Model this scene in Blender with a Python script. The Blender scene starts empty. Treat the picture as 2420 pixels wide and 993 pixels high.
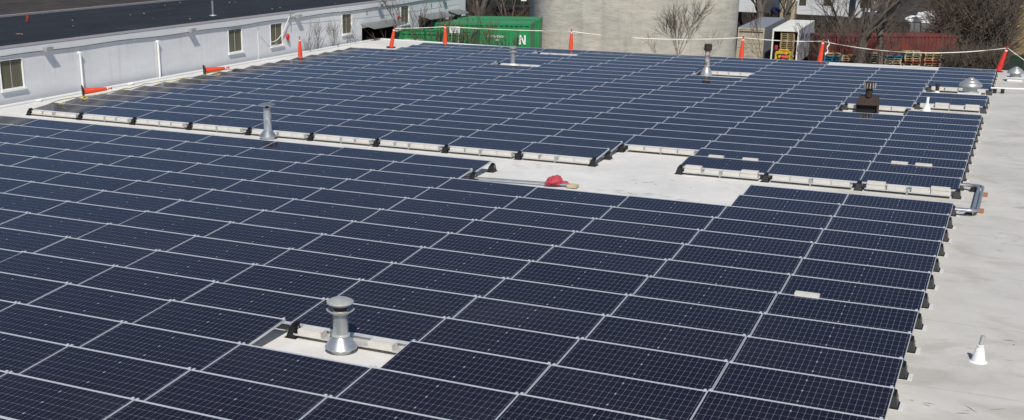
import bpy, bmesh, math, random
from mathutils import Vector, Matrix
R = math.radians
sc = bpy.context.scene
COL = sc.collection
random.seed(7)

# ------------------------------------------------------------------ materials
MAT = {}
def nt(name):
    m = bpy.data.materials.new(name); m.use_nodes = True
    t = m.node_tree; b = t.nodes['Principled BSDF']
    MAT[name] = m
    return m, t, b
def N(t, typ, **k):
    n = t.nodes.new(typ)
    for a, v in k.items(): setattr(n, a, v)
    return n
def mat(name, col, rough=.7, metal=0., var=.12, scale=4., bump=0., bscale=30., col2=None, detail=6, stretch=None, spec=None, thr=None):
    """plain surface with a noise variation between two tints of its colour"""
    m, t, b = nt(name)
    c = Vector(col)
    a2 = tuple(c * (1 - var)) if col2 is None else col2
    tc = N(t, 'ShaderNodeTexCoord'); mp = N(t, 'ShaderNodeMapping')
    if stretch: mp.inputs['Scale'].default_value = stretch
    t.links.new(tc.outputs['Object'], mp.inputs[0])
    n1 = N(t, 'ShaderNodeTexNoise'); n1.inputs['Scale'].default_value = scale; n1.inputs['Detail'].default_value = detail
    n1.inputs['Roughness'].default_value = .65
    t.links.new(mp.outputs[0], n1.inputs['Vector'])
    r = N(t, 'ShaderNodeValToRGB')
    lo, hi = thr or (.35, .65)
    r.color_ramp.elements[0].position = lo; r.color_ramp.elements[1].position = hi
    r.color_ramp.elements[0].color = (*a2, 1); r.color_ramp.elements[1].color = (*col, 1)
    t.links.new(n1.outputs['Fac'], r.inputs[0]); t.links.new(r.outputs[0], b.inputs['Base Color'])
    b.inputs['Roughness'].default_value = rough; b.inputs['Metallic'].default_value = metal
    if spec is not None: b.inputs['Specular IOR Level'].default_value = spec
    if bump:
        n2 = N(t, 'ShaderNodeTexNoise'); n2.inputs['Scale'].default_value = bscale; n2.inputs['Detail'].default_value = 5
        t.links.new(mp.outputs[0], n2.inputs['Vector'])
        bp = N(t, 'ShaderNodeBump'); bp.inputs['Strength'].default_value = bump; bp.inputs['Distance'].default_value = .02
        t.links.new(n2.outputs['Fac'], bp.inputs['Height']); t.links.new(bp.outputs[0], b.inputs['Normal'])
    return m

def math_node(t, op, a, b=None, c=None):
    n = N(t, 'ShaderNodeMath', operation=op)
    for i, v in enumerate((a, b, c)):
        if v is None: continue
        if isinstance(v, (int, float)): n.inputs[i].default_value = v
        else: t.links.new(v, n.inputs[i])
    return n.outputs[0]

def panel_glass():
    m, t, b = nt('solar_glass')
    uv = N(t, 'ShaderNodeUVMap'); uv.uv_map = 'cells'
    sx = N(t, 'ShaderNodeSeparateXYZ'); t.links.new(uv.outputs[0], sx.inputs[0])
    U, V = sx.outputs[0], sx.outputs[1]          # metres along / up the panel, from the centre
    GX, GY = .0845, .1625                        # half-cell pitch
    # along x: two halves either side of a central gap
    ax = math_node(t, 'ABSOLUTE', U)
    fx = math_node(t, 'FRACT', math_node(t, 'DIVIDE', ax, GX))
    dx = math_node(t, 'MULTIPLY', math_node(t, 'MINIMUM', fx, math_node(t, 'SUBTRACT', 1., fx)), GX)
    fy = math_node(t, 'FRACT', math_node(t, 'DIVIDE', math_node(t, 'ADD', V, GY * 3), GY))
    dy = math_node(t, 'MULTIPLY', math_node(t, 'MINIMUM', fy, math_node(t, 'SUBTRACT', 1., fy)), GY)
    lx = math_node(t, 'LESS_THAN', dx, .00125)
    ly = math_node(t, 'LESS_THAN', dy, .0014)
    dia = math_node(t, 'LESS_THAN', math_node(t, 'ADD', dx, dy), .007)
    # larger white marks on the middle line, on every second cell row
    f2 = math_node(t, 'FRACT', math_node(t, 'DIVIDE', math_node(t, 'ADD', V, GY * 3), GY * 2))
    dm = math_node(t, 'MULTIPLY', math_node(t, 'ABSOLUTE', math_node(t, 'SUBTRACT', f2, .5)), GY * 2)
    mk = math_node(t, 'MULTIPLY', math_node(t, 'LESS_THAN', dm, .023), math_node(t, 'LESS_THAN', math_node(t, 'ABSOLUTE', U), .009))
    line = math_node(t, 'MAXIMUM', lx, ly)
    # fine busbars, faint
    fb = math_node(t, 'FRACT', math_node(t, 'DIVIDE', V, GY / 9))
    bb = math_node(t, 'LESS_THAN', fb, .04)
    oi = N(t, 'ShaderNodeObjectInfo')
    ny = N(t, 'ShaderNodeTexNoise'); ny.inputs['Scale'].default_value = 3; ny.inputs['Detail'].default_value = 4
    tc = N(t, 'ShaderNodeTexCoord'); t.links.new(tc.outputs['Object'], ny.inputs['Vector'])
    c1 = N(t, 'ShaderNodeMixRGB'); c1.inputs[1].default_value = (.0062, .0044, .0100, 1); c1.inputs[2].default_value = (.0105, .0082, .0180, 1)
    rv = math_node(t, 'ADD', math_node(t, 'MULTIPLY', oi.outputs['Random'], .55), math_node(t, 'MULTIPLY', ny.outputs['Fac'], .45))
    t.links.new(rv, c1.inputs[0])
    c2 = N(t, 'ShaderNodeMixRGB'); c2.inputs[2].default_value = (.045, .046, .06, 1)
    t.links.new(bb, c2.inputs[0]); t.links.new(c1.outputs[0], c2.inputs[1])
    c3 = N(t, 'ShaderNodeMixRGB'); c3.inputs[2].default_value = (.26, .265, .30, 1)
    t.links.new(line, c3.inputs[0]); t.links.new(c2.outputs[0], c3.inputs[1])
    c4 = N(t, 'ShaderNodeMixRGB'); c4.inputs[2].default_value = (.36, .37, .41, 1)
    t.links.new(math_node(t, 'MAXIMUM', dia, mk), c4.inputs[0]); t.links.new(c3.outputs[0], c4.inputs[1])
    # dust
    c5 = N(t, 'ShaderNodeMixRGB'); c5.inputs[2].default_value = (.34, .33, .32, 1)
    # broad dust film that differs from panel to panel
    geo = N(t, 'ShaderNodeNewGeometry'); nw = N(t, 'ShaderNodeTexNoise'); nw.inputs['Scale'].default_value = .55; nw.inputs['Detail'].default_value = 6
    t.links.new(geo.outputs['Position'], nw.inputs['Vector'])
    dustf = math_node(t, 'MULTIPLY', math_node(t, 'MAXIMUM', math_node(t, 'SUBTRACT', nw.outputs['Fac'], .44), 0.), math_node(t, 'ADD', oi.outputs['Random'], .5))
    nd = N(t, 'ShaderNodeTexNoise'); nd.inputs['Scale'].default_value = 55; nd.inputs['Detail'].default_value = 2
    t.links.new(tc.outputs['Object'], nd.inputs['Vector'])
    sp = math_node(t, 'MULTIPLY', math_node(t, 'GREATER_THAN', nd.outputs['Fac'], .77), .15)
    t.links.new(math_node(t, 'ADD', sp, math_node(t, 'MULTIPLY', dustf, .05)), c5.inputs[0])
    t.links.new(c4.outputs[0], c5.inputs[1]); t.links.new(c5.outputs[0], b.inputs['Base Color'])
    b.inputs['Roughness'].default_value = .07; b.inputs['IOR'].default_value = 1.45
    b.inputs['Specular IOR Level'].default_value = .45
    rr = N(t, 'ShaderNodeMapRange'); rr.inputs['To Min'].default_value = .05; rr.inputs['To Max'].default_value = .12
    t.links.new(ny.outputs['Fac'], rr.inputs['Value']); t.links.new(rr.outputs[0], b.inputs['Roughness'])
    return m
panel_glass()

def roof_membrane():
    m, t, b = nt('white_membrane')
    tc = N(t, 'ShaderNodeTexCoord')
    n1 = N(t, 'ShaderNodeTexNoise'); n1.inputs['Scale'].default_value = .35; n1.inputs['Detail'].default_value = 8; n1.inputs['Roughness'].default_value = .6
    n2 = N(t, 'ShaderNodeTexNoise'); n2.inputs['Scale'].default_value = 2.2; n2.inputs['Detail'].default_value = 8; n2.inputs['Roughness'].default_value = .7
    mp = N(t, 'ShaderNodeMapping'); mp.inputs['Scale'].default_value = (.9, 1.3, 1)
    t.links.new(tc.outputs['Object'], mp.inputs[0])
    n3 = N(t, 'ShaderNodeTexNoise'); n3.inputs['Scale'].default_value = .7; n3.inputs['Detail'].default_value = 7; n3.inputs['Roughness'].default_value = .62; n3.inputs['Distortion'].default_value = .8
    t.links.new(mp.outputs[0], n3.inputs['Vector'])
    for n in (n1, n2): t.links.new(tc.outputs['Object'], n.inputs['Vector'])
    sx = N(t, 'ShaderNodeSeparateXYZ'); t.links.new(tc.outputs['Object'], sx.inputs[0])
    # the strip along the right-hand side of the arrays is walked on and grubbier
    wr = N(t, 'ShaderNodeMapRange'); wr.interpolation_type = 'SMOOTHSTEP'
    wr.inputs['From Min'].default_value = 2.; wr.inputs['From Max'].default_value = 10.
    t.links.new(sx.outputs[0], wr.inputs['Value'])
    base = N(t, 'ShaderNodeMixRGB'); base.inputs[1].default_value = (.77, .75, .71, 1); base.inputs[2].default_value = (.60, .575, .525, 1)
    t.links.new(wr.outputs[0], base.inputs[0])
    r1 = N(t, 'ShaderNodeMapRange'); r1.inputs['From Min'].default_value = .3; r1.inputs['From Max'].default_value = .7
    r1.inputs['To Min'].default_value = .82; r1.inputs['To Max'].default_value = 1.06
    t.links.new(n1.outputs['Fac'], r1.inputs['Value'])
    r2 = N(t, 'ShaderNodeMapRange'); r2.inputs['From Min'].default_value = .3; r2.inputs['From Max'].default_value = .7
    r2.inputs['To Min'].default_value = .93; r2.inputs['To Max'].default_value = 1.04
    t.links.new(n2.outputs['Fac'], r2.inputs['Value'])
    f = math_node(t, 'MULTIPLY', r1.outputs[0], r2.outputs[0])
    # seams every 3 m
    fs = math_node(t, 'FRACT', math_node(t, 'DIVIDE', math_node(t, 'ADD', sx.outputs[1], 100.9), 3.05))
    seam = math_node(t, 'MULTIPLY', math_node(t, 'LESS_THAN', fs, .010), .16)
    f = math_node(t, 'MULTIPLY', f, math_node(t, 'SUBTRACT', 1., seam))
    v = N(t, 'ShaderNodeVectorMath', operation='SCALE'); t.links.new(base.outputs[0], v.inputs[0]); t.links.new(f, v.inputs['Scale'])
    st = N(t, 'ShaderNodeMapRange'); st.inputs['From Min'].default_value = .515; st.inputs['From Max'].default_value = .66
    st.inputs['To Max'].default_value = .36
    t.links.new(n3.outputs['Fac'], st.inputs['Value'])
    sm = math_node(t, 'MULTIPLY', st.outputs[0], math_node(t, 'ADD', math_node(t, 'MULTIPLY', wr.outputs[0], .75), .25))
    mx = N(t, 'ShaderNodeMixRGB'); mx.inputs[2].default_value = (.30, .265, .225, 1)
    t.links.new(sm, mx.inputs[0]); t.links.new(v.outputs[0], mx.inputs[1]); t.links.new(mx.outputs[0], b.inputs['Base Color'])
    b.inputs['Roughness'].default_value = .6
    bp = N(t, 'ShaderNodeBump'); bp.inputs['Strength'].default_value = .25; bp.inputs['Distance'].default_value = .03
    t.links.new(n2.outputs['Fac'], bp.inputs['Height']); t.links.new(bp.outputs[0], b.inputs['Normal'])
roof_membrane()

mat('anodised_frame', (.70, .72, .77), .36, .3, .10, 2)
mat('galvanised', (.52, .54, .56), .35, .75, .25, 9)
mat('sheet_metal', (.62, .63, .64), .32, .7, .22, 6)
mat('dull_metal', (.58, .58, .56), .5, .45, .2, 8)
mat('spun_aluminium', (.58, .58, .55), .36, .6, .2, 5)
mat('rust', (.050, .030, .024), .8, .1, .4, 12, .3)
mat('rusty_white', (.50, .48, .45), .6, .2, .2, 5, col2=(.16, .07, .05), thr=(.42, .55))
mat('black_plastic', (.012, .012, .013), .45, 0, .3, 8)
mat('shade_black', (.006, .006, .006), .9)
mat('concrete_block', (.66, .63, .57), .85, 0, .12, 7, .4, 60)
mat('tray_metal', (.60, .60, .58), .5, .35, .12, 6)
mat('cone_orange', (.78, .075, .022), .45, 0, .2, 5)
mat('cone_red', (.72, .035, .022), .45, 0, .2, 5)
mat('rubber', (.018, .018, .018), .8, 0, .3, 9)
mat('reflective_white', (.8, .78, .76), .5)
mat('tape_white', (.80, .78, .66), .55, 0, 0, 2.2, col2=(.60, .50, .08), thr=(.36, .44))
mat('tape_yellow', (.62, .50, .08), .55, 0, .3, 6)
mat('white_paint', (.74, .75, .75), .5, 0, .05, 3)
mat('membrane_boot', (.82, .82, .80), .5, 0, .04, 5)
mat('window_glass', (.035, .032, .022), .25, 0, .35, 1.3, stretch=(1, 3, .6), col2=(.085, .078, .05))
mat('window_curtain', (.14, .13, .085), .7, 0, .3, 2.0, stretch=(1, 7, .4))
mat('dark_bitumen', (.034, .037, .045), .8, 0, .3, .5, .5, 25, col2=(.018, .020, .025), stretch=(1.6, .45, 1), detail=9, thr=(.3, .7), spec=.15)
mat('coping_grey', (.30, .28, .29), .7, 0, .15, 2.5)
mat('shadow_anchor_dark', (.05, .055, .065), .7)  # for the painted shadow line under the fascia and the wall anchors
mat('awning_metal', (.28, .30, .28), .45, .4, .15, 3)
mat('brick_red', (.10, .035, .028), .85, 0, .5, 4)
mat('leaf_ground', (.060, .043, .032), .95, 0, 0, .28, .6, 6, col2=(.018, .015, .014), detail=12, thr=(.38, .66))
mat('asphalt', (.16, .14, .115), .9, 0, .3, .25, .3, 20, detail=9)
mat('container_green', (.022, .30, .095), .5, 0, 0, 1.1, .1, 8, col2=(.016, .215, .070), detail=7)
mat('container_green_dull', (.075, .26, .13), .6, 0, .25, 1.5)
mat('scrap_grey', (.25, .24, .25), .9, 0, .5, 3, .8, 6)
mat('paint_white', (.84, .84, .82), .5, 0, .05, 2)
mat('truck_cream', (.82, .81, .74), .5, 0, .10, 1)
mat('truck_shaded_side', (.50, .51, .54), .5, 0, .08, 1)  # white truck's sides greyed, their shade put into the colour
mat('truck_grey', (.25, .26, .28), .55, 0, .15, 1)
mat('truck_door', (.55, .50, .40), .6, 0, .22, 1.6, col2=(.35, .29, .21), detail=8)
mat('truck_marks', (.09, .10, .20), .6)
mat('wood', (.50, .36, .17), .85, 0, .35, 5)
mat('wood_pale', (.58, .49, .32), .85, 0, .3, 5)
mat('pallet_blue', (.03, .24, .42), .75, 0, .4, 3)
mat('pallet_red', (.35, .035, .03), .75, 0, .3, 3)
mat('forklift_yellow', (.72, .50, .02), .45, 0, .1, 3)
mat('vest_red', (.80, .09, .07), .8, 0, .2, 6)
mat('skin', (.45, .27, .19), .6, 0, .05, 4)
mat('cloth_navy', (.02, .025, .06), .9, 0, .2, 6)
mat('red_cloth', (.50, .065, .085), .9, 0, .2, 9, .5, 14)
mat('container_red', (.19, .042, .032), .65, 0, .3, 1.3, .2, 8, detail=7)
mat('bark', (.155, .13, .108), .95, 0, .35, 5, .8, 20)
mat('bark_dark', (.085, .068, .055), .95, 0, .35, 5, .8, 20)
mat('twig', (.11, .085, .068), .95, 0, .3, 1.2)
mat('twig_tan', (.20, .13, .065), .95, 0, .4, .5)
mat('twig_red', (.13, .052, .035), .95, 0, .3, .8)
mat('leaf_brown', (.15, .105, .065), .95, 0, .45, .35)
mat('ivy_dark', (.022, .024, .016), .9, 0, .5, 1)
mat('fence_mesh_dark', (.035, .030, .028), .9, 0, .5, 1.2)
mat('fence_slate', (.19, .20, .20), .8, 0, .25, 1)
mat('fence_green', (.010, .040, .024), .8, 0, .3, .7)
mat('barrel_blue', (.012, .018, .06), .5)
mat('siding_white', (.60, .61, .62), .7, 0, .12, .8, stretch=(.4, .4, 6))
mat('snow_white', (.74, .74, .75), .8, 0, .25, 1.2, .5, 4)
mat('car_blue', (.02, .03, .08), .3, .2)
mat('tan_slope', (.21, .165, .075), .95, 0, 0, .9, .7, 9, col2=(.12, .085, .045), detail=10, stretch=(2, 2, .5))
mat('orange_plastic', (.70, .16, .06), .6)
mat('support_dull', (.42, .17, .10), .8)
mat('slip_mat', (.70, .69, .66), .6)
mat('scuff', (.22, .20, .185), .9, 0, .3, 9)
mat('siren_red', (.55, .02, .02), .5)

def wall_mat():
    m, t, b = nt('painted_wall')
    tc = N(t, 'ShaderNodeTexCoord')
    sx = N(t, 'ShaderNodeSeparateXYZ'); t.links.new(tc.outputs['Object'], sx.inputs[0])
    n1 = N(t, 'ShaderNodeTexNoise'); n1.inputs['Scale'].default_value = .7; n1.inputs['Detail'].default_value = 8
    mp = N(t, 'ShaderNodeMapping'); mp.inputs['Scale'].default_value = (1, 1, 3.2); t.links.new(tc.outputs['Object'], mp.inputs[0]); t.links.new(mp.outputs[0], n1.inputs['Vector'])
    ms = N(t, 'ShaderNodeMapping'); ms.inputs['Scale'].default_value = (1, 3.5, .25); t.links.new(tc.outputs['Object'], ms.inputs[0])
    n2 = N(t, 'ShaderNodeTexNoise'); n2.inputs['Scale'].default_value = 1.2; n2.inputs['Detail'].default_value = 6; t.links.new(ms.outputs[0], n2.inputs['Vector'])
    r = N(t, 'ShaderNodeMapRange'); r.inputs['From Min'].default_value = .3; r.inputs['From Max'].default_value = .7; r.inputs['To Min'].default_value = .93; r.inputs['To Max'].default_value = 1.03
    t.links.new(n1.outputs['Fac'], r.inputs['Value'])
    r2 = N(t, 'ShaderNodeMapRange'); r2.inputs['From Min'].default_value = .56; r2.inputs['From Max'].default_value = .78; r2.inputs['To Min'].default_value = 1; r2.inputs['To Max'].default_value = .86
    t.links.new(n2.outputs['Fac'], r2.inputs['Value'])
    fz = math_node(t, 'FRACT', math_node(t, 'DIVIDE', sx.outputs[2], .2))
    course = math_node(t, 'MULTIPLY', math_node(t, 'LESS_THAN', fz, .08), .035)
    f = math_node(t, 'MULTIPLY', math_node(t, 'MULTIPLY', r.outputs[0], r2.outputs[0]), math_node(t, 'SUBTRACT', 1., course))
    v = N(t, 'ShaderNodeVectorMath', operation='SCALE'); v.inputs[0].default_value = (.74, .745, .75); t.links.new(f, v.inputs['Scale'])
    t.links.new(v.outputs[0], b.inputs['Base Color']); b.inputs['Roughness'].default_value = .7
    bp = N(t, 'ShaderNodeBump'); bp.inputs['Strength'].default_value = .3; bp.inputs['Distance'].default_value = .01
    t.links.new(fz, bp.inputs['Height']); t.links.new(bp.outputs[0], b.inputs['Normal'])
wall_mat()

def tank_mat():
    m, t, b = nt('tank_concrete')
    tc = N(t, 'ShaderNodeTexCoord')
    n1 = N(t, 'ShaderNodeTexNoise'); n1.inputs['Scale'].default_value = .45; n1.inputs['Detail'].default_value = 9; n1.inputs['Roughness'].default_value = .62
    n2 = N(t, 'ShaderNodeTexNoise'); n2.inputs['Scale'].default_value = 1.6; n2.inputs['Detail'].default_value = 8; n2.inputs['Roughness'].default_value = .7
    mp = N(t, 'ShaderNodeMapping'); mp.inputs['Scale'].default_value = (.8, .8, 2.0)
    t.links.new(tc.outputs['Object'], mp.inputs[0]); t.links.new(tc.outputs['Object'], n1.inputs['Vector']); t.links.new(mp.outputs[0], n2.inputs['Vector'])
    ms = N(t, 'ShaderNodeMapping'); ms.inputs['Scale'].default_value = (2.2, 2.2, .18); t.links.new(tc.outputs['Object'], ms.inputs[0])
    n3 = N(t, 'ShaderNodeTexNoise'); n3.inputs['Scale'].default_value = 1.; n3.inputs['Detail'].default_value = 5; t.links.new(ms.outputs[0], n3.inputs['Vector'])
    rp = N(t, 'ShaderNodeValToRGB'); e = rp.color_ramp.elements
    e[0].position = .33; e[0].color = (.40, .38, .33, 1); e[1].position = .68; e[1].color = (.57, .52, .44, 1)
    k = e.new(.5); k.color = (.49, .465, .40, 1)
    t.links.new(n1.outputs['Fac'], rp.inputs[0])
    mx = N(t, 'ShaderNodeMixRGB', blend_type='MULTIPLY'); mx.inputs[0].default_value = 1
    r2 = N(t, 'ShaderNodeMapRange'); r2.inputs['From Min'].default_value = .3; r2.inputs['From Max'].default_value = .7; r2.inputs['To Min'].default_value = .82; r2.inputs['To Max'].default_value = 1.1
    t.links.new(n2.outputs['Fac'], r2.inputs['Value'])
    r3 = N(t, 'ShaderNodeMapRange'); r3.inputs['From Min'].default_value = .55; r3.inputs['From Max'].default_value = .75; r3.inputs['To Min'].default_value = 1; r3.inputs['To Max'].default_value = .82
    t.links.new(n3.outputs['Fac'], r3.inputs['Value'])
    t.links.new(rp.outputs[0], mx.inputs[1]); t.links.new(math_node(t, 'MULTIPLY', r2.outputs[0], r3.outputs[0]), mx.inputs[2])
    t.links.new(mx.outputs[0], b.inputs['Base Color']); b.inputs['Roughness'].default_value = .9
    bp = N(t, 'ShaderNodeBump'); bp.inputs['Strength'].default_value = .5; bp.inputs['Distance'].default_value = .12
    t.links.new(n2.outputs['Fac'], bp.inputs['Height']); t.links.new(bp.outputs[0], b.inputs['Normal'])
tank_mat()

# ------------------------------------------------------------------ mesh building
class MB:
    def __init__(s): s.v = []; s.f = []; s.uv = None
    def add(s, vs, fs):
        o = len(s.v); s.v += [tuple(p) for p in vs]; s.f += [tuple(o + i for i in f) for f in fs]
    def box(s, x0, y0, z0, x1, y1, z1, M=None):
        vs = [Vector(p) for p in ((x0,y0,z0),(x1,y0,z0),(x1,y1,z0),(x0,y1,z0),(x0,y0,z1),(x1,y0,z1),(x1,y1,z1),(x0,y1,z1))]
        if M is not None: vs = [M @ p for p in vs]
        s.add(vs, [(0,3,2,1),(4,5,6,7),(0,1,5,4),(1,2,6,5),(2,3,7,6),(3,0,4,7)]); return s
    def hexa(s, b, tp):
        s.add(list(b) + list(tp), [(0,3,2,1),(4,5,6,7),(0,1,5,4),(1,2,6,5),(2,3,7,6),(3,0,4,7)]); return s
    def quad(s, *p): s.add(p, [(0,1,2,3)]); return s
    def tube(s, pts, rad, n=8, cap=True):
        pts = [Vector(p) for p in pts]
        if isinstance(rad, (int, float)): rad = [rad] * len(pts)
        rings = []; prev = None
        for i, p in enumerate(pts):
            d = (pts[min(i+1, len(pts)-1)] - pts[max(i-1, 0)])
            if d.length < 1e-9: d = Vector((0,0,1))
            d.normalize()
            a = prev if prev is not None else (Vector((1,0,0)) if abs(d.x) < .8 else Vector((0,1,0)))
            a = (a - d * a.dot(d)); a.normalize(); prev = a; b = d.cross(a)
            rings.append([p + (a * math.cos(2*math.pi*k/n) + b * math.sin(2*math.pi*k/n)) * rad[i] for k in range(n)])
        vs = [q for r_ in rings for q in r_]; fs = []
        for i in range(len(rings)-1):
            for k in range(n):
                fs.append((i*n+k, i*n+(k+1) % n, (i+1)*n+(k+1) % n, (i+1)*n+k))
        if cap: fs.append(tuple(range(n-1, -1, -1))); fs.append(tuple((len(rings)-1)*n+k for k in range(n)))
        s.add(vs, fs); return s
    def lathe(s, prof, n=24, c=(0,0)):
        vs = []; fs = []
        for r_, z in prof:
            for k in range(n): vs.append((c[0]+r_*math.cos(2*math.pi*k/n), c[1]+r_*math.sin(2*math.pi*k/n), z))
        for i in range(len(prof)-1):
            for k in range(n): fs.append((i*n+k, i*n+(k+1) % n, (i+1)*n+(k+1) % n, (i+1)*n+k))
        fs.append(tuple(range(n-1, -1, -1))); fs.append(tuple((len(prof)-1)*n+k for k in range(n)))
        s.add(vs, fs); return s
    def build(s, name, m, parent=None, bevel=0, smooth=False, loc=None):
        me = bpy.data.meshes.new(name); me.from_pydata(s.v, [], s.f); me.validate()
        bm = bmesh.new(); bm.from_mesh(me)
        bmesh.ops.recalc_face_normals(bm, faces=bm.faces)
        if bevel: bmesh.ops.bevel(bm, geom=[e for e in bm.edges if e.calc_face_angle(0) > .6], offset=bevel, segments=2, affect='EDGES', clamp_overlap=True)
        bm.to_mesh(me); bm.free()
        if smooth:
            for p in me.polygons: p.use_smooth = True
            try: me.set_sharp_from_angle(angle=R(38))
            except Exception: pass
        me.materials.append(MAT[m])
        o = bpy.data.objects.new(name, me); COL.objects.link(o)
        if loc: o.location = loc
        if parent: o.parent = parent
        return o
def tag(o, label, cat, group=None, kind=None):
    if label: o['label'] = label
    if cat: o['category'] = cat
    if group: o['group'] = group
    if kind: o['kind'] = kind
    return o
def thing(name, loc, label, cat, group=None, rz=0):
    o = bpy.data.objects.new(name, None); COL.objects.link(o); o.location = loc; o.rotation_euler = (0, 0, rz)
    o.empty_display_size = .2
    return tag(o, label, cat, group)
def struct(name, mb, m): 
    o = mb.build(name, m); o['kind'] = 'structure'; return o
def dup(root, loc, label, group=None, rz=None):
    r_ = root.copy(); COL.objects.link(r_); r_.location = loc; r_['label'] = label
    if rz is not None: r_.rotation_euler = (0, 0, rz)
    if group: r_['group'] = group
    for ch in KIDS.setdefault(root.name, list(root.children)):
        c = ch.copy(); COL.objects.link(c); c.parent = r_
        for g in KIDS.setdefault(ch.name, list(ch.children)):
            d = g.copy(); COL.objects.link(d); d.parent = c
    return r_
KIDS = {}
ORD = 'zeroth first second third fourth fifth sixth seventh eighth ninth tenth eleventh twelfth thirteenth fourteenth fifteenth sixteenth seventeenth eighteenth nineteenth twentieth'.split()
def ordn(n):
    if n <= 20: return ORD[n]
    tens = {2: 'twenty', 3: 'thirty', 4: 'forty'}
    if n % 10 == 0: return {3: 'thirtieth', 4: 'fortieth'}[n // 10]
    return tens[n // 10] + '-' + ORD[n % 10]

# ------------------------------------------------------------------ camera
F_PX, CX, CY, IW, IH = 2827.11, 973.66, 718.80, 2420., 993.
CAMP = Vector((9.379, -16.7248, 5.9942)); yaw, pitch, roll = -.46728, .310863, -.001757
fwd = Vector((math.sin(yaw)*math.cos(pitch), math.cos(yaw)*math.cos(pitch), -math.sin(pitch)))
r0 = Vector((math.cos(yaw), -math.sin(yaw), 0)); u0 = r0.cross(fwd)
rgt = r0*math.cos(roll) + u0*math.sin(roll); up = u0*math.cos(roll) - r0*math.sin(roll)
cam = bpy.data.cameras.new('camera'); cam.sensor_width = 36; cam.lens = F_PX / IW * 36
cam.shift_x = (IW/2 - CX) / IW; cam.shift_y = (CY - IH/2) / IW; cam.clip_end = 3000; cam.clip_start = .1
camo = bpy.data.objects.new('camera', cam); COL.objects.link(camo)
camo.matrix_world = Matrix(((rgt.x, up.x, -fwd.x, CAMP.x), (rgt.y, up.y, -fwd.y, CAMP.y), (rgt.z, up.z, -fwd.z, CAMP.z), (0,0,0,1)))
sc.camera = camo
def in_view(p):                                   # used only to rank which repeats show largest
    V = Vector(p) - CAMP; z = V.dot(fwd)
    if z < .1: return None
    return (CX + F_PX*V.dot(rgt)/z, CY - F_PX*V.dot(up)/z)

# ------------------------------------------------------------------ light
w = bpy.data.worlds.new('World'); sc.world = w; w.use_nodes = True
sky = w.node_tree.nodes.new('ShaderNodeTexSky'); sky.sky_type = 'NISHITA'; sky.sun_disc = False
toward = Vector((.38, -.78, 1.0)).normalized()
sky.sun_elevation = math.asin(toward.z); sky.sun_rotation = math.atan2(toward.x, toward.y)
sky.air_density = .85; sky.dust_density = .15; sky.ozone_density = 3.2
bg = w.node_tree.nodes['Background']; w.node_tree.links.new(sky.outputs[0], bg.inputs[0]); bg.inputs[1].default_value = .078
sun = bpy.data.lights.new('sun', 'SUN'); sun.energy = 4.1; sun.angle = R(.5); sun.color = (1, .95, .87)
so = bpy.data.objects.new('sun', sun); COL.objects.link(so); so.location = (0, -20, 40)
so.rotation_euler = (-toward).to_track_quat('-Z', 'Y').to_euler()
sc.view_settings.view_transform = 'Standard'; sc.view_settings.look = 'None'; sc.view_settings.exposure = .0; sc.view_settings.gamma = 1

# ------------------------------------------------------------------ solar arrays
W, P, BY = 2.12, 1.16877, 13.3971
PL, PD, T = 2.108, 1.04, R(5)
ZH = .27
cT, sT = math.cos(T), math.sin(T)
def make_panel():
    t = thing('solar_panel', (0,0,0), 'panel', 'solar panel')
    M = Matrix.Translation((0, 0, ZH - PD*sT)) @ Matrix.Rotation(T, 4, 'X')     # origin: low left corner above the roof
    f = MB(); LW, SW, H = .030, .0075, .035
    f.box(0, 0, -H, PL, LW, 0, M); f.box(0, PD-LW, -H, PL, PD, 0, M)
    f.box(0, LW, -H, SW, PD-LW, 0, M); f.box(PL-SW, LW, -H, PL, PD-LW, 0, M)
    # mid clamps on the high edge
    for x in (.012, PL-.05): f.box(x, PD-.02, .001, x+.035, PD+.02, .010, M)
    f.build('frame', 'anodised_frame', t)
    g = MB(); zz = -.004
    q = [M @ Vector(p) for p in ((SW, LW, zz), (PL-SW, LW, zz), (PL-SW, PD-LW, zz), (SW, PD-LW, zz))]
    g.add(q, [(0,1,2,3)])
    o = g.build('glass', 'solar_glass', t)
    me = o.data; ul = me.uv_layers.new(name='cells')
    loc = {0: (SW, LW), 1: (PL-SW, LW), 2: (PL-SW, PD-LW), 3: (SW, PD-LW)}
    for lp in me.loops:
        x, y = loc[lp.vertex_index]; ul.data[lp.index].uv = (x - PL/2, (y - PD/2) * 1.0)
    if me.polygons[0].normal.z < 0: me.flip_normals()
    bk = MB(); bk.quad(*[M @ Vector(p) for p in ((SW, LW, -.010), (PL-SW, LW, -.010), (PL-SW, PD-LW, -.010), (SW, PD-LW, -.010))])
    bk.build('backsheet', 'white_paint', t)
    return t
near_ok = lambda i, r: (r <= 9 and (i <= -1 or i >= 3) or r <= 7) and (i, r) != (1, -2) and -8 <= i <= 4
back_missing = {(1,0),(1,1),(0,15),(0,16),(-4,19),(-4,15),(3,9),(3,10),(4,10),(4,11),(4,14),(4,15),(2,20),(3,20),(-8,18),(-8,19),(-8,20)}
cells = []
for i in range(-9, 5):
    for r in range(-8, 10):
        if near_ok(i, r): cells.append(('near', i, r, r*P))
for i in range(-8, 5):
    for s in range(0, 21):
        if (i, s) not in back_missing: cells.append(('back', i, s, BY + s*P))
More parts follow.
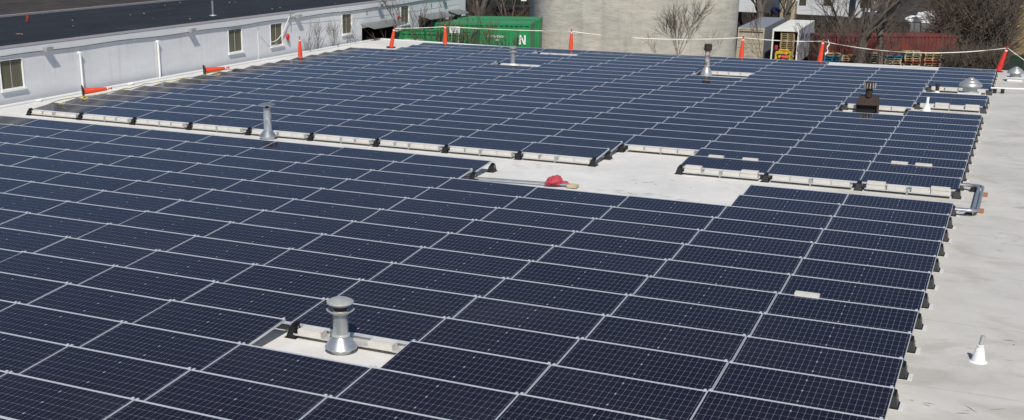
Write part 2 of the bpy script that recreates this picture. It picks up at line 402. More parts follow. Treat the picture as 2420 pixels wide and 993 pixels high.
def score(c):
    _, i, r, yh = c; x0 = (i-1)*W; n = 0; hit = 0; pts = []
    for a in range(9):
        for b in range(5):
            q = in_view((x0 + PL*a/8, yh - PD*cT*(1-b/4), ZH - PD*sT*(1-b/4)))
            if q and 0 <= q[0] <= IW and 0 <= q[1] <= IH: hit += 1
    c4 = [in_view((x0+dx, yh-dy, ZH)) for dx, dy in ((0,PD),(PL,PD),(PL,0),(0,0))]
    if None in c4 or not hit: return 0
    A = abs(sum(c4[k][0]*c4[(k+1)%4][1] - c4[(k+1)%4][0]*c4[k][1] for k in range(4)))/2
    return A * hit/45
ranked = sorted([(score(c), c) for c in cells], key=lambda t: -t[0])
ranked = [t for t in ranked if t[0] > 0]
proto = make_panel(); KIDS['solar_panel'] = list(proto.children)
rng = random.Random(3)
first = True
for k, (sco, (blk, i, r, yh)) in enumerate(ranked[:300]):
    col = 5 - i
    if blk == 'near': lab = 'solar panel of the near array, %s row from the walkway, %s column from the right' % (ordn(10 - r), ordn(col))
    else: lab = 'solar panel of the back array, %s row from the walkway, %s column from the right' % (ordn(r + 1), ordn(col))
    loc = ((i-1)*W, yh - PD*cT, rng.uniform(-.003, .003))
    if first: proto.location = loc; proto['label'] = lab; o = proto; first = False
    else: o = dup(proto, loc, lab)
    o['group'] = 'solar panels in the near array' if blk == 'near' else 'solar panels in the back array'
    o.rotation_euler = (rng.gauss(0, .0028), rng.gauss(0, .0012), rng.gauss(0, .0006))
# the remaining, smallest panels of the far corner as one object
rest = ranked[300:]
if rest:
    me = bpy.data.meshes.new('distant_solar_panels'); bm = bmesh.new(); uvl = bm.loops.layers.uv.new('cells')
    for ch in proto.children:
        mi = {'frame': 0, 'glass': 1, 'backsheet': 2}[ch.name.split('.')[0]]
        for _, (blk, i, r, yh) in rest:
            t0 = len(bm.verts); n0 = len(bm.faces); bm.from_mesh(ch.data); bm.verts.ensure_lookup_table(); bm.faces.ensure_lookup_table()
            for v in bm.verts[t0:]: v.co += Vector(((i-1)*W, yh - PD*cT, 0))
            for f in bm.faces[n0:]: f.material_index = mi
    bm.to_mesh(me); bm.free()
    for m in ('anodised_frame', 'solar_glass', 'white_paint'): me.materials.append(MAT[m])
    o = bpy.data.objects.new('distant_solar_panels', me); COL.objects.link(o)
    tag(o, 'farthest small panels of the back array beside the left wall and the far roof edge', 'solar panels', None, 'stuff')
present = {(c[0], c[1], c[2]) for c in cells}

# ------------------------------------------------------------------ racking feet, trays, ballast
def make_foot():
    t = thing('support_foot', (0,0,0), 'foot', 'racking foot')
    m = MB(); m.hexa([(-.085,-.12,.012),(.085,-.12,.012),(.085,.13,.012),(-.085,.13,.012)], [(-.05,-.06,.16),(.05,-.06,.16),(.045,.10,.20),(-.045,.10,.20)])
    m.box(-.10, -.14, .006, .10, .15, .02); m.box(-.02, -.05, .15, .02, .09, .22)
    m.build('post', 'black_plastic', t, bevel=.006)
    b = MB(); b.tube([(.055,0,.10),(.078,0,.12),(.07,0,.17)], .005, 5); b.build('cable_clip', 'dull_metal', t)
    p = MB(); p.box(-.14, -.15, .001, .155, .15, .005); p.build('slip_sheet', 'slip_mat', t)
    return t
foot = None
def place_foot(x, y, label, group):
    global foot
    if foot is None: foot = make_foot(); KIDS[foot.name] = list(foot.children); foot.location = (x, y, 0); foot['label'] = label; foot['group'] = group; return
    dup(foot, (x, y, 0), label, group)
xr = 4*W
n = 0
for r in range(9, -5, -1):
    n += 1
    place_foot(xr-.025, r*P + .03, 'black racking foot on the right edge of the near array, %s from the walkway' % ordn(n), 'feet along the right edge of the near array')
n = 0
for s in range(-1, 21):
    if not (('back', 4, s) in present or ('back', 4, s+1) in present): continue
    n += 1
    place_foot(xr-.03, BY + s*P + (.14 if s == -1 else -.04), 'black racking foot on the right edge of the back array, %s from the walkway' % ordn(n), 'feet along the right edge of the back array')
# front (walkway) edge feet of the back array
n = 0
for i in list(range(-9, 1)):
    n += 1
    place_foot(i*W - .01 + (0.02 if i else -.06), BY + -1*P + .06, 'black racking foot on the walkway edge of the back array, %s from the left' % ordn(n), 'feet along the walkway edge of the back array')
for i in (1, 2, 3):
    n += 1
    place_foot(i*W + (.04 if i == 1 else 0), BY - P + .06, 'black racking foot on the walkway edge of the back array, %s from the left' % ordn(n), 'feet along the walkway edge of the back array')
for lab, x, y in (('black foot at the notch corner of the back array, nearest the walkway', -.02, BY - .06),
                  ('black foot at the notch corner of the back array, beside its ballast tray', -.02, BY + P - .06),
                  ('black foot under the stepped corner of the near array, by the silver pipe rail', -1*W+.02, 8*P - .06),
                  ('black foot at the farther end of the stepped corner of the near array', -1*W+.02, 9*P - .06),
                  ('black foot in the roof hole beside the near silver vent', .10, -2*P + .06),
                  ('black foot in the roof hole beside the brown box flue', 2*W+.1, BY + 10*P - .02),
                  ('black foot in the hole of the brown box flue, nearer the camera', 2*W+.1, BY + 9*P - .08),
                  ('black foot by the far right gap, left of the white pipe cone', 3*W+.1, BY + 11*P - .02),
                  ('black foot at the right corner of the brown box flue hole', 3*W-.1, BY + 9*P + .5),
                  ('black foot left of the short brown pipe in the far right gap', 3*W+.1, BY + 15*P - .02),
                  ('black foot in the far roof hole by the rusty flue', -W+.1, BY + 16*P - .05),
                  ('black foot at the left end of the small far roof hole', -5*W+.12, BY + 19*P - .08),
                  ('black foot left of the far capped flue', -5*W+.12, BY + 15*P - .08)):
    place_foot(x, y, lab, 'feet at the corners of the gaps')

tray0 = None
def make_tray():
    t = thing('ballast_tray', (0,0,0), 'tray', 'ballast tray')
    m = MB(); m.box(.14, -.15, .055, PL-.14, .06, .062); m.box(.14, -.153, .055, PL-.14, -.147, .085); m.box(.14, .06, .055, PL-.14, .064, .15)
    m.build('pan', 'tray_metal', t)
    b = MB(); b.box(PL/2-.02, -.165, .01, PL/2+.02, -.155, .185); b.box(PL/2-.02, -.165, .005, PL/2+.02, .05, .012); b.build('bracket', 'galvanised', t)
    d = MB(); d.box(.15, .068, .02, PL-.15, .075, .16); d.build('wind_deflector', 'tray_metal', t)
    return t
blk0 = None
def block(x, y, z, L, label, group, rz=0):
    global blk0
    if blk0 is None:
        m = MB(); m.box(-.2, -.095, 0, .2, .095, .105); blk0 = m.build('concrete_block', 'concrete_block', None, bevel=.006); tag(blk0, label, 'concrete block', group); o = blk0
    else:
        o = blk0.copy(); COL.objects.link(o); o['label'] = label; o['group'] = group
    o.location = (x, y, z); o.scale = (L/.4, 1, 1); o.rotation_euler = (0, 0, rz)
def tray(i, ylow, label, group):
    global tray0
    if tray0 is None: tray0 = make_tray(); KIDS[tray0.name] = list(tray0.children); tray0.location = ((i-1)*W, ylow, 0); tray0['label'] = label; tray0['group'] = group
    else: dup(tray0, ((i-1)*W, ylow, 0), label, group)
rb = random.Random(11)
yl0 = BY - PD*cT
nb = 0; ntr = 0
for i in list(range(-8, 1)) + [2, 3, 4]:
    ntr += 1; yl = yl0
    tray(i, yl - .02, 'white ballast tray on the walkway edge of the back array, %s from the left' % ordn(ntr), 'ballast trays along the walkway edge')
    x = (i-1)*W + .16; segs = [.43, .43, .43, .43] if i < 3 else [.42, .44, .42, .43]
    for k, L in enumerate(segs):
        if k == 2: x += .02
        nb += 1
        gap = rb.choice((.012, .012, .05, .08))
        block(x + L/2, yl - .07 + rb.uniform(-.006, .006), .062, L - .02, 'pale concrete block on the walkway edge of the back array, %s from the left' % ordn(nb), 'concrete blocks along the walkway edge', rb.uniform(-.01, .01))
        x += L - .02 + gap
for lab, i, k in (('upper concrete block of a stacked pair, at the leftmost tray right of the notch', 2, 0), ('upper concrete block stacked at the right end of the tray right of the notch', 2, 3),
               ('upper concrete block stacked at the left end of the rightmost walkway tray', 4, 0), ('upper concrete block stacked at the right end of the rightmost walkway tray', 4, 3)):
    block((i-1)*W + .16 + .215 + k*.455, yl0 - .075, .168, .40, lab, 'stacked upper concrete blocks'); COL.objects[-1].scale.z = .6
# blocks lying on trays seen over panel edges
for lab, x, y in (('thin pale block showing above a row line, left one at the notch', W + .65, BY), ('thin pale block showing above a row line, right one at the notch', W + 1.5, BY),
                  ('pale block above a row line near the right edge, left of the pair', 3*W + .64, BY + P), ('pale block above a row line near the right edge, right of the pair', 3*W + 1.19, BY + P),
                  ('lone pale block lying on a row line of the near array, lower right', 3*W + .44, 2*P)):
    block(x, y + .066, ZH - .065, .38, lab, 'blocks showing above the row lines'); bpy.context.scene.collection.objects[-1].scale.y = .62
# trays in the holes
for lab, i, y in (('white ballast tray at the back of the notch beside the walkway', 1, BY + 2*P - PD*cT - .02),
                  ('ballast tray with two blocks behind the near silver vent', 1, -P - PD*cT - .02),
                  ('ballast tray at the back of the brown box flue hole', 3, BY + 11*P - PD*cT - .02),
                  ('ballast tray behind the white pipe cone in the far right gap', 4, BY + 12*P - PD*cT - .02),
                  ('ballast tray behind the domed roof fan', 4, BY + 16*P - PD*cT - .02),
                  ('ballast tray behind the rusty flue', 0, BY + 17*P - PD*cT - .02),
                  ('ballast tray at the back of the smallest far roof hole', -4, BY + 20*P - PD*cT - .02),
                  ('ballast tray behind the far capped flue', -4, BY + 16*P - PD*cT - .02)):
    tray(i, y, lab, 'ballast trays in the roof holes')
def hole_blocks(i, y, where, ks, L=.42):
    for j, k in enumerate(ks):
        block((i-1)*W + .37 + k*.455, y - .07, .062, L, 'pale concrete block in the tray %s, %s from the left' % (where, ordn(j+1)), 'concrete blocks in the roof holes')
hole_blocks(1, BY + 2*P - PD*cT - .02, 'at the back of the notch', (0, 1, 2, 3))
hole_blocks(1, -P - PD*cT - .02, 'behind the near silver vent', (.12, 2.75), .40)
hole_blocks(3, BY + 11*P - PD*cT - .02, 'of the brown box flue hole', (0, 1, 2, 3))
hole_blocks(4, BY + 12*P - PD*cT - .02, 'behind the white pipe cone', (0, 1, 2, 3))
hole_blocks(4, BY + 16*P - PD*cT - .02, 'behind the domed roof fan', (0, 1, 2, 3))
hole_blocks(0, BY + 17*P - PD*cT - .02, 'behind the rusty flue', (0, 1, 2, 3))
hole_blocks(-4, BY + 20*P - PD*cT - .02, 'of the smallest far roof hole', (0, 1.2, 2.2, 3))
hole_blocks(-4, BY + 16*P - PD*cT - .02, 'behind the far capped flue', (0, 1, 2, 3))
for lab, k in (('upper block of a stacked pair right of the white pipe cone', 1.0), ('upper block of a stacked pair at the right end of the far right gap', 3.0)):
    block(3*W + .37 + k*.455, BY + 12*P - PD*cT - .09, .168, .42, lab, 'stacked upper concrete blocks'); COL.objects[-1].scale.z = .6

# ------------------------------------------------------------------ roof and ground
RY = 38.85
m = MB(); rp = [(-21.15,-34),(24,-34),(24,RY),(-12,RY),(-21.15,RY+.95)]
m.add([(x,y,-.35) for x,y in rp]+[(x,y,0) for x,y in rp], [(4,3,2,1,0),(5,6,7,8,9)]+[(k,(k+1)%5,(k+1)%5+5,k+5) for k in range(5)]); struct('flat_roof', m, 'white_membrane')
m = MB(); m.box(-12, RY-.05, .004, 24, RY+.08, .028); m.box(-21.25, -34, .002, -21.0, RY+.9, .05)
m.hexa([(-21.25,RY+.90,.004),(-12,RY-.05,.004),(-12,RY+.08,.004),(-21.25,RY+1.08,.004)], [(-21.25,RY+.90,.07),(-12,RY-.05,.028),(-12,RY+.08,.028),(-21.25,RY+1.08,.07)])
o = m.build('roof_edge_curb', 'white_paint', None, bevel=.01); o['kind'] = 'structure'
m = MB(); m.box(-20.9, -33.8, -5.6, 23.8, RY-.05, -.36); struct('lower_building_wall', m, 'painted_wall')
def gz(x, y):      # the yard falls away behind the roof
    t = min(1, max(0, (y-50)/30.)); t = t*t*(3-2*t)
    b = -2.4 - 3.2*t
    if x < -22 and y < 50: b = -2.4
    return b
m = MB(); xs = [-900,-400,-200,-120,-80,-60,-45,-35,-30,-25,-20,-15,-10,-5,0,5,10,15,20,30,45,80,200,500,900]
ys = [-300,-100,-50,-20,0,20,30,40,45,50,54,58,62,66,70,74,78,82,86,92,100,110,120,140,170,220,400,900,1800]
vs = [(x, y, gz(x, y) + (0 if y > 100 or abs(x) > 60 else random.uniform(-.05,.05))) for y in ys for x in xs]
nx = len(xs); m.add(vs, [(a*nx+b, a*nx+b+1, (a+1)*nx+b+1, (a+1)*nx+b) for a in range(len(ys)-1) for b in range(nx-1)])
struct('ground', m, 'leaf_ground')
m = MB(); yy = [40, 46, 50, 54, 58, 62, 66, 70, 74, 78, 82, 88, 97]
L_ = [(-21 if y < 54 else -16.5, y, gz(0, y)+.06) for y in yy]; R_ = [(12, y, gz(0, y)+.06) for y in yy]
m.add(L_ + R_, [(k, k+1, len(yy)+k+1, len(yy)+k) for k in range(len(yy)-1)]); struct('yard_pavement', m, 'asphalt')

rs = random.Random(31); b = MB()
def scuff(cx, cy, n, sx_, sy_):
    for k in range(n):
        x, y = rs.gauss(cx, sx_), rs.gauss(cy, sy_); a = rs.gauss(.25, .5); L, w_ = rs.uniform(.05, .38), rs.uniform(.006, .022)
        dx, dy = math.cos(a)*L/2, math.sin(a)*L/2; nx_, ny_ = -math.sin(a)*w_/2, math.cos(a)*w_/2
        b.add([(x-dx, y-dy, .0035), (x+nx_, y+ny_, .0035), (x+dx, y+dy, .0035), (x-nx_, y-ny_, .0035)], [(0,1,2,3)])
scuff(1.9, 9.6, 26, .55, .12); scuff(-1.6, 11.6, 12, .35, .15); scuff(9.2, -.9, 8, .5, .1); scuff(10.3, 2.2, 10, .6, .5); scuff(10.0, 12.1, 14, .6, .12); scuff(9.6, 8.6, 10, .3, .4); scuff(2.6, 11.2, 12, 1.2, .4); scuff(9.6, 22, 14, .4, 3)
o = b.build('roof_scuffs', 'scuff'); tag(o, 'dark scuffs and scratches on the white roof membrane', 'scuffs', None, 'stuff')
# ------------------------------------------------------------------ vents, flues, pipes
def lathe_part(name, prof, m, par, n=28): 
    mb = MB(); mb.lathe(prof, n); return mb.build(name, m, par, smooth=True)
# near silver vent
t = thing('roof_vent', (1.07, -2.55, 0), 'silver roof vent with two-ring cap standing in the nearest hole of the panels', 'vent')
lathe_part('base_ring', [(.165,.0),(.165,.10),(.14,.11)], 'galvanised', t)
lathe_part('flashing_cone', [(.238,.075),(.242,.085),(.12,.255),(.115,.255)], 'sheet_metal', t)
lathe_part('collar', [(.13,.245),(.14,.253),(.135,.275),(.115,.285)], 'dull_metal', t)
lathe_part('pipe', [(.112,.27),(.112,.64),(.10,.64)], 'sheet_metal', t)
lathe_part('lower_ring', [(.12,.585),(.195,.640),(.205,.650),(.195,.655),(.14,.625),(.105,.615)], 'dull_metal', t)
lathe_part('louvre', [(.095,.63),(.095,.74)], 'rust', t)
lathe_part('cap', [(.09,.69),(.19,.745),(.200,.757),(.195,.775),(.15,.800),(.09,.822),(.03,.832),(.001,.833)], 'dull_metal', t)
# tall silver vent on walkway
t = thing('roof_vent', (-9.73, 11.98, 0), 'tall silver vent pipe with flat wide cap standing on the walkway', 'vent')
lathe_part('base_ring', [(.19,0),(.185,.09),(.12,.11)], 'white_paint', t)
lathe_part('flashing_cone', [(.26,.07),(.262,.08),(.125,.225),(.12,.23)], 'galvanised', t)
lathe_part('pipe', [(.118,.22),(.118,.27),(.112,.28),(.112,.55),(.116,.56),(.112,.57),(.108,.85),(.10,.85)], 'sheet_metal', t)
lathe_part('neck', [(.05,.84),(.05,.95)], 'rust', t, 12)
lathe_part('cap', [(.235,.925),(.238,.935),(.12,.975),(.001,.99)], 'galvanised', t)
t.scale = (1, 1, 1.05)
# far capped flue
t = thing('capped_flue', (-9.87, 30.9, 0), 'far silver flue with ringed round cap, before the green container', 'flue')
lathe_part('boot', [(.22,0),(.20,.10),(.12,.2),(.10,.21)], 'membrane_boot', t, 18)
lathe_part('pipe', [(.095,.18),(.095,.70),(.09,.70)], 'sheet_metal', t, 18)
lathe_part('lower_ring', [(.10,.66),(.17,.70),(.175,.73),(.10,.74)], 'dull_metal', t, 18)
lathe_part('collar', [(.14,.74),(.14,.80),(.12,.80)], 'galvanised', t, 18)
lathe_part('cap', [(.17,.83),(.195,.86),(.19,.90),(.10,.93),(.001,.94)], 'spun_aluminium', t, 18)
# rusty flue
t = thing('rusty_flue', (-1.80, 31.4, 0), 'tall rusty flue with dark drum cap and foil-wrapped base, far centre', 'flue')
lathe_part('boot', [(.24,0),(.22,.16),(.19,.25),(.15,.34),(.11,.40)], 'spun_aluminium', t, 18)
lathe_part('pipe', [(.098,.36),(.098,.74),(.10,1.12),(.09,1.12)], 'rusty_white', t, 18)
lathe_part('cap', [(.10,1.05),(.15,1.07),(.152,1.27),(.14,1.31),(.001,1.31)], 'rust', t, 18)
# brown box flue
t = thing('box_flue', (5.08, 24.45, 0), 'brown rusted box-shaped flue hood with open dark mouth and turbine top', 'flue')
b = MB(); b.box(-.36,-.27,.006,.36,.30,.03); b.build('base_plate', 'galvanised', t)
b = MB()
b.box(-.33,-.22,.03,-.31,.26,.34); b.box(.31,-.22,.03,.33,.26,.34); b.box(-.31,.24,.03,.31,.26,.34)
b.hexa([(-.34,-.23,.30),(.34,-.23,.30),(.34,.27,.30),(-.34,.27,.30)], [(-.28,-.02,.56),(.28,-.02,.56),(.28,.25,.56),(-.28,.25,.56)])
b.build('hood', 'rust', t)
b = MB(); b.box(-.305,-.12,.03,.305,.235,.30); b.build('mouth_shade', 'shade_black', t)  # solid black block stands in for the shade inside the hood
lathe_part('pipe', [(.105,.54),(.105,.84)], 'rust', t, 16)
lathe_part('turbine', [(.12,.80),(.165,.82),(.17,.99),(.15,1.01),(.001,1.02)], 'rust', t, 16)
b = MB()
for k in range(12):
    a = math.pi*2*k/12 + .2; b.box(-.012,.165,.83,.012,.19,.99, Matrix.Rotation(a, 4, 'Z'))
b.build('turbine_blades', 'dull_metal', t)
# domed fan
def dome(loc, s, label):
    t = thing('roof_fan', loc, label, 'roof fan')
    b = MB(); b.box(-.33*s,-.33*s,0,.33*s,.33*s,.13); b.build('curb', 'membrane_boot', t, bevel=.015)
    b = MB(); b.box(-.37*s,-.37*s,.13,.37*s,.37*s,.16); b.build('base_flange', 'white_paint', t)
    lathe_part('neck', [(.31*s,.16),(.24*s,.20),(.235*s,.38*s+.02)], 'dull_metal', t, 32)
    z = .34*s+.03
    lathe_part('dome', [(.36*s,z),(.385*s,z+.015),(.38*s,z+.06*s),(.31*s,z+.15*s),(.27*s,z+.165*s),(.26*s,z+.19*s),(.17*s,z+.25*s),(.13*s,z+.255*s),(.12*s,z+.28*s),(.05*s,z+.32*s),(.001,z+.325*s)], 'spun_aluminium', t, 32)
    return t
dome((7.83, 30.05, 0), 1.0, 'large domed aluminium roof fan on a white curb inside the far right gap')
dome((9.17, 35.55, 0), .80, 'smaller domed aluminium fan on a white curb by the far right cone')
# short brown pipe and white pipe cones
t = thing('pipe_stub', (6.76, 30.2, 0), 'short brown pipe stub in a white boot, left of the large domed fan', 'pipe')
lathe_part('boot', [(.12,0),(.075,.13),(.07,.14)], 'membrane_boot', t, 14)
lathe_part('pipe', [(.062,.1),(.068,.38),(.06,.385)], 'rust', t, 14)
t = thing('pipe_boot', (6.78, 25.55, 0), 'small white cone boot with white pipe in the far right gap', 'pipe boot')
lathe_part('boot', [(.17,0),(.15,.02),(.065,.27),(.055,.29)], 'membrane_boot', t, 18)
lathe_part('pipe', [(.045,.25),(.045,.50),(.035,.50)], 'paint_white', t, 12)
t = thing('pipe_boot', (9.385, 1.13, 0), 'white cone boot with slim grey pipe alone on the right roof strip', 'pipe boot')
lathe_part('boot', [(.125,0),(.098,.02),(.05,.215),(.042,.225)], 'membrane_boot', t, 24)
lathe_part('clamp', [(.045,.215),(.048,.22),(.048,.25),(.034,.252)], 'membrane_boot', t, 18)
b = MB(); b.tube([(0,0,.22),(.016,.004,.39)], .032, 16); b.build('pipe', 'dull_metal', t, smooth=True)
# conduit loop on right strip
t = thing('conduit_loop', (8.9, 12.2, 0), 'paired silver conduits looping between the two arrays on orange-capped blocks', 'conduit')
def arc(c, r, a0, a1, z, n=7): return [(c[0]+r*math.cos(R(a0+(a1-a0)*k/n)), c[1]+r*math.sin(R(a0+(a1-a0)*k/n)), z) for k in range(n+1)]
for dz, off in ((.13, 0), (.13, .085)):
    x1 = 8.86 + off; yA, yB = 10.62 - off*.8, 13.30 + off*.8; x0 = 8.15
    b = MB()
    pts = [(x0-8.9, yB-12.2, dz)] + arc((x1-.2-8.9, yB-.2-12.2), .2, 90, 0, dz) + arc((x1-.2-8.9, yA+.2-12.2), .2, 0, -90, dz) + [(x0-8.9, yA-12.2, dz)]
    b.tube(pts, .034, 10); b.build('conduit', 'galvanised', t, smooth=True)
b = MB()
for y in (yA-12.2+.03, yB-12.2-.03):
    for x in (-.48, -.30): b.tube([(x, y-.0, .13), (x+.06, y, .13)], .046, 10)
b.build('coupling', 'galvanised', t, smooth=True)
for x, y in ((-.12,-1.42), (-.15, 1.06), (.10, .62), (.09, -1.15)):
    b = MB(); b.box(x-.07, y-.05, .003, x+.07, y+.05, .09); b.build('support_block', 'rubber' if x < 0 else 'support_dull', t, bevel=.006)
# silver strut in gap with red cloth
t = thing('conduit_rail', (-2.15, 9.30, .02), 'long silver conduit rail lying on the roof from the stepped corner of panels', 'conduit')
b = MB(); b.tube([(-.25,-.08,.05),(2.45,.22,.05)], .022, 8); b.tube([(-.25,-.01,.05),(2.45,.29,.05)], .022, 8); b.build('rail', 'galvanised', t, smooth=True)
b = MB(); b.box(2.38,.15,.004,2.62,.34,.07); b.build('end_bracket', 'wood_pale', t)
b = MB(); b.tube([(-.02,-.06,.05),(.06,-.05,.05)], .034, 8); b.tube([(-.02,.01,.05),(.06,.02,.05)], .034, 8); b.build('coupling', 'galvanised', t, smooth=True)
bm = bmesh.new(); bmesh.ops.create_icosphere(bm, subdivisions=4, radius=.2)
from mathutils import noise
for v in bm.verts:
    n = noise.fractal(v.co*6 + Vector((3,1,0)), 1, 2, 4) * .055 + abs(noise.noise(v.co*14))*.045
    v.co = Vector((v.co.x*1.05 + n, v.co.y*.75 + n*.6, max(-.0, v.co.z*.58 + .06 + n)))
me = bpy.data.meshes.new('red_jacket'); bm.to_mesh(me); bm.free(); me.materials.append(MAT['red_cloth'])
o = bpy.data.objects.new('red_jacket', me); COL.objects.link(o); o.location = (-.10, 9.50, .05); o.rotation_euler = (0, 0, .5)
for p in me.polygons: p.use_smooth = True
tag(o, 'crumpled red jacket dropped over the silver conduit rail', 'jacket')
b = MB(); b.tube([(.17,0,.03),(.25,-.02,.06),(.31,-.03,.05),(.33,-.05,.02)], [.05,.04,.035,.02], 8); b.build('sleeve', 'red_cloth', o, smooth=True)
# horizontal conduit at far right
t = thing('white_conduit', (8.45, 31.55, 0), 'white conduit running right across the roof from the back array corner', 'conduit')
b = MB(); b.tube([(-.1,0,.17),(8,1.5,.17)], .03, 8); b.build('conduit', 'paint_white', t, smooth=True)
for x in (.15, .4, 3, 6):
    b = MB(); b.box(x-.06, x*.1875-.12, .003, x+.06, x*.1875+.10, .14); b.build('support_block', 'rubber', t)

# ------------------------------------------------------------------ cones
def cone_parts(t, matn='cone_orange', lie=False):
    H = 1.05
    M = Matrix.Identity(4)
    if lie: M = Matrix.Translation((0,0,.215)) @ Matrix.Rotation(R(86), 4, 'Y') @ Matrix.Rotation(R(8), 4, 'Z')
    def lt(prof, n, name, m):
        mb = MB(); mb.lathe(prof, n); mb.v = [tuple(M @ Vector(p)) for p in mb.v]; mb.build(name, m, t, smooth=True)
    lt([(.115,.03),(.108,.05),(.10,.30),(.055,.90),(.045,.93)], 18, 'body', matn)
    lt([(.02,.93),(.022,1.0),(.045,1.01),(.045,1.04),(.02,1.05)], 12, 'handle', 'cone_red')
    lt([(.0595,.86),(.0560,.905)], 18, 'reflective_band', 'reflective_white')
    mb = MB(); mb.box(-.19,-.19,.0,.19,.19,.045); mb.v = [tuple(M @ Vector(p)) for p in mb.v]; mb.build('base', 'rubber', t, bevel=.008)
G = 'delineator cones around the roof edge'
conespec = [(-19.55, 29.55, 0, 'orange cone standing upright by the left wall, left of the bare bush', 0, 0),
            (-18.45, 36.2, 0, 'orange cone leaning right at the back left corner of the roof', R(11), 1),
            (-16.56, 38.4, 0, 'orange cone upright in front of the green container, on the far roof edge', 0, 0),
            (-9.94, 38.4, 0, 'orange cone upright in front of the round concrete tank', 0, 0),
            (-1.93, 38.4, 0, 'orange cone upright in front of the closed grey truck', R(2), 1),
            (1.45, 38.4, 0, 'orange-red cone right of the open white truck, with white streamer', R(4), 1),
            (8.5, 38.6, 0, 'red cone leaning right at the far right corner of the roof', R(12), 1)]
cones = []
for x, y, z, lab, tilt, ax in conespec:
    t = thing('traffic_cone', (x, y, z), lab, 'traffic cone', G); cone_parts(t, 'cone_red' if x > 5 else 'cone_orange')
    t.rotation_euler = (0, tilt, 0); cones.append(t)
for x, y, lab, rz in ((-20.25, 16.1, 'orange cone lying on its side by the first downpipe', R(48)), (-20.1, 23.1, 'orange cone lying on its side below the second window of the wall', R(48))):
    t = thing('traffic_cone', (x, y, .0), lab, 'traffic cone', G); cone_parts(t, lie=True); t.rotation_euler = (0, 0, rz)
# tape strung cone to cone
def ribbon(pts, w_=.05, seed=1):
    rr = random.Random(seed); m = MB(); a = []
    for k, p in enumerate(pts):
        th = rr.uniform(-1.1, 1.1) if k % 3 == 0 else th*.6
        a.append((Vector(p), Vector((0, math.sin(th), math.cos(th)))*w_/2))
    vs = [p + d for p, d in a] + [p - d for p, d in a]; n = len(a)
    m.add(vs, [(k, k+1, n+k+1, n+k) for k in range(n-1)]); return m
def sag(p, q, s, n=24): 
    p, q = Vector(p), Vector(q)
    return [p.lerp(q, k/n) - Vector((0,0,4*s*(k/n)*(1-k/n))) for k in range(n+1)]
heads = [(-18.25,36.2,.95), (-16.56,38.4,.93), (-9.94,38.4,.95), (-1.93,38.4,.98), (1.50,38.4,.96), (8.72,38.6,.97), (10.3,37.4,.02)]
names_ = ['caution tape between the two leftmost upright cones at the back', 'caution tape crossing in front of the green container', 'caution tape crossing in front of the concrete tank',
          'caution tape crossing in front of the two trucks', 'sagging caution tape before the red container and pallets', 'caution tape running down from the far right red cone']
for k in range(6):
    s = (.02, .04, .20, .06, .33, .0)[k]
    o = ribbon(sag(heads[k], heads[k+1], s, 30), .032, k).build('caution_tape', 'tape_white', None)
    tag(o, names_[k], 'caution tape', 'caution tapes')
o = ribbon([(1.72,38.38,1.0),(1.80,38.36,.85),(1.70,38.36,.7),(1.78,38.36,.55),(1.66,38.34,.42)], .10, 9).build('tape_streamer', 'reflective_white'); tag(o, 'white tape streamer hanging beside the orange-red cone', 'tape streamer')
pts = [(-19.1, 13.2, .24)]
rr = random.Random(5); y = 13.2
while y < 23.4: y += .35; pts.append((-18.9 + .12*math.sin(y*1.3) + rr.uniform(-.05,.05), y, .30 + rr.uniform(-.01,.03)))
o = ribbon(pts, .03, 21).build('caution_tape', 'tape_yellow', None); tag(o, 'slack yellow tape lying along the left edge of the back array', 'caution tape', 'caution tapes')
for x, y, lab in ((-18.6, 13.15, 'yellow scrap of tape on the leftmost front panel'), (-18.75, 14.35, 'yellow scrap of tape just before the nearer fallen cone'), (-18.7, 19.3, 'yellow knot of tape midway between the fallen cones'), (-18.6, 21.8, 'yellow knot of tape just before the farther fallen cone')):
    m = MB(); m.tube([(0,0,0),(.08,.03,.04),(.15,-.02,.02),(.2,.05,.05)], .022, 5); o = m.build('tape_scrap', 'tape_yellow'); o.location = (x, y, .26); tag(o, lab, 'tape scrap', 'tape scraps')

# ------------------------------------------------------------------ left building
XW = -21.5
root = thing('white_building', (XW, 30, 0), 'long pale grey painted building with flat dark roof along the left side', 'building')
def part(mb, name, m, par=root, **k):
    mb.v = [(p[0]-XW, p[1]-30, p[2]) for p in mb.v]; return mb.build(name, m, par, **k)
wins = [(13.55, 14.64), (26.85, 27.93), (30.15, 31.2), (36.7, 37.72), (43.15, 44.18)]
ops = [(38.75, 42.85), (45.4, 49.15), (49.45, 51.4)]
# wall with real openings
ycuts = sorted({-2., 51.78} | {v for w_ in wins for v in w_} | {v for o_ in ops for v in o_})
m = MB()
for a, b_ in zip(ycuts[:-1], ycuts[1:]):
    mid = (a+b_)/2; zs = [(-5.6, 1.60)]
    for w0, w1 in wins:
        if w0 < mid < w1: zs = [(-5.6, .49), (1.49, 1.60)]
    for o0, o1 in ops:
        if o0 < mid < o1: zs = [(.64, 1.60)] if zs == [(-5.6, 1.60)] else [(.64, 1.6)]
    for z0, z1 in zs: m.box(XW-.25, a, z0, XW, b_, z1)
part(m, 'wall', 'painted_wall')
m = MB(); m.box(-31.8, 51.5, -5.6, XW-.25, 51.78, 1.6); part(m, 'end_wall', 'painted_wall')
m = MB(); m.box(XW-.25, -2, 1.603, XW+.05, 51.85, 1.84); part(m, 'fascia', 'white_paint')
m = MB()
m.tube([(XW+.055, -2+.9*k, 1.612 + .018*math.sin(k*1.1) + .012*math.sin(k*.37)) for k in range(60)], .012, 4); part(m, 'fascia_shadow_line', 'shadow_anchor_dark')  # thin dark strip drawn as the shadow line below the fascia
m = MB(); m.box(XW-.62, -2, 1.843, XW+.04, 51.85, 1.875); part(m, 'coping', 'coping_grey')
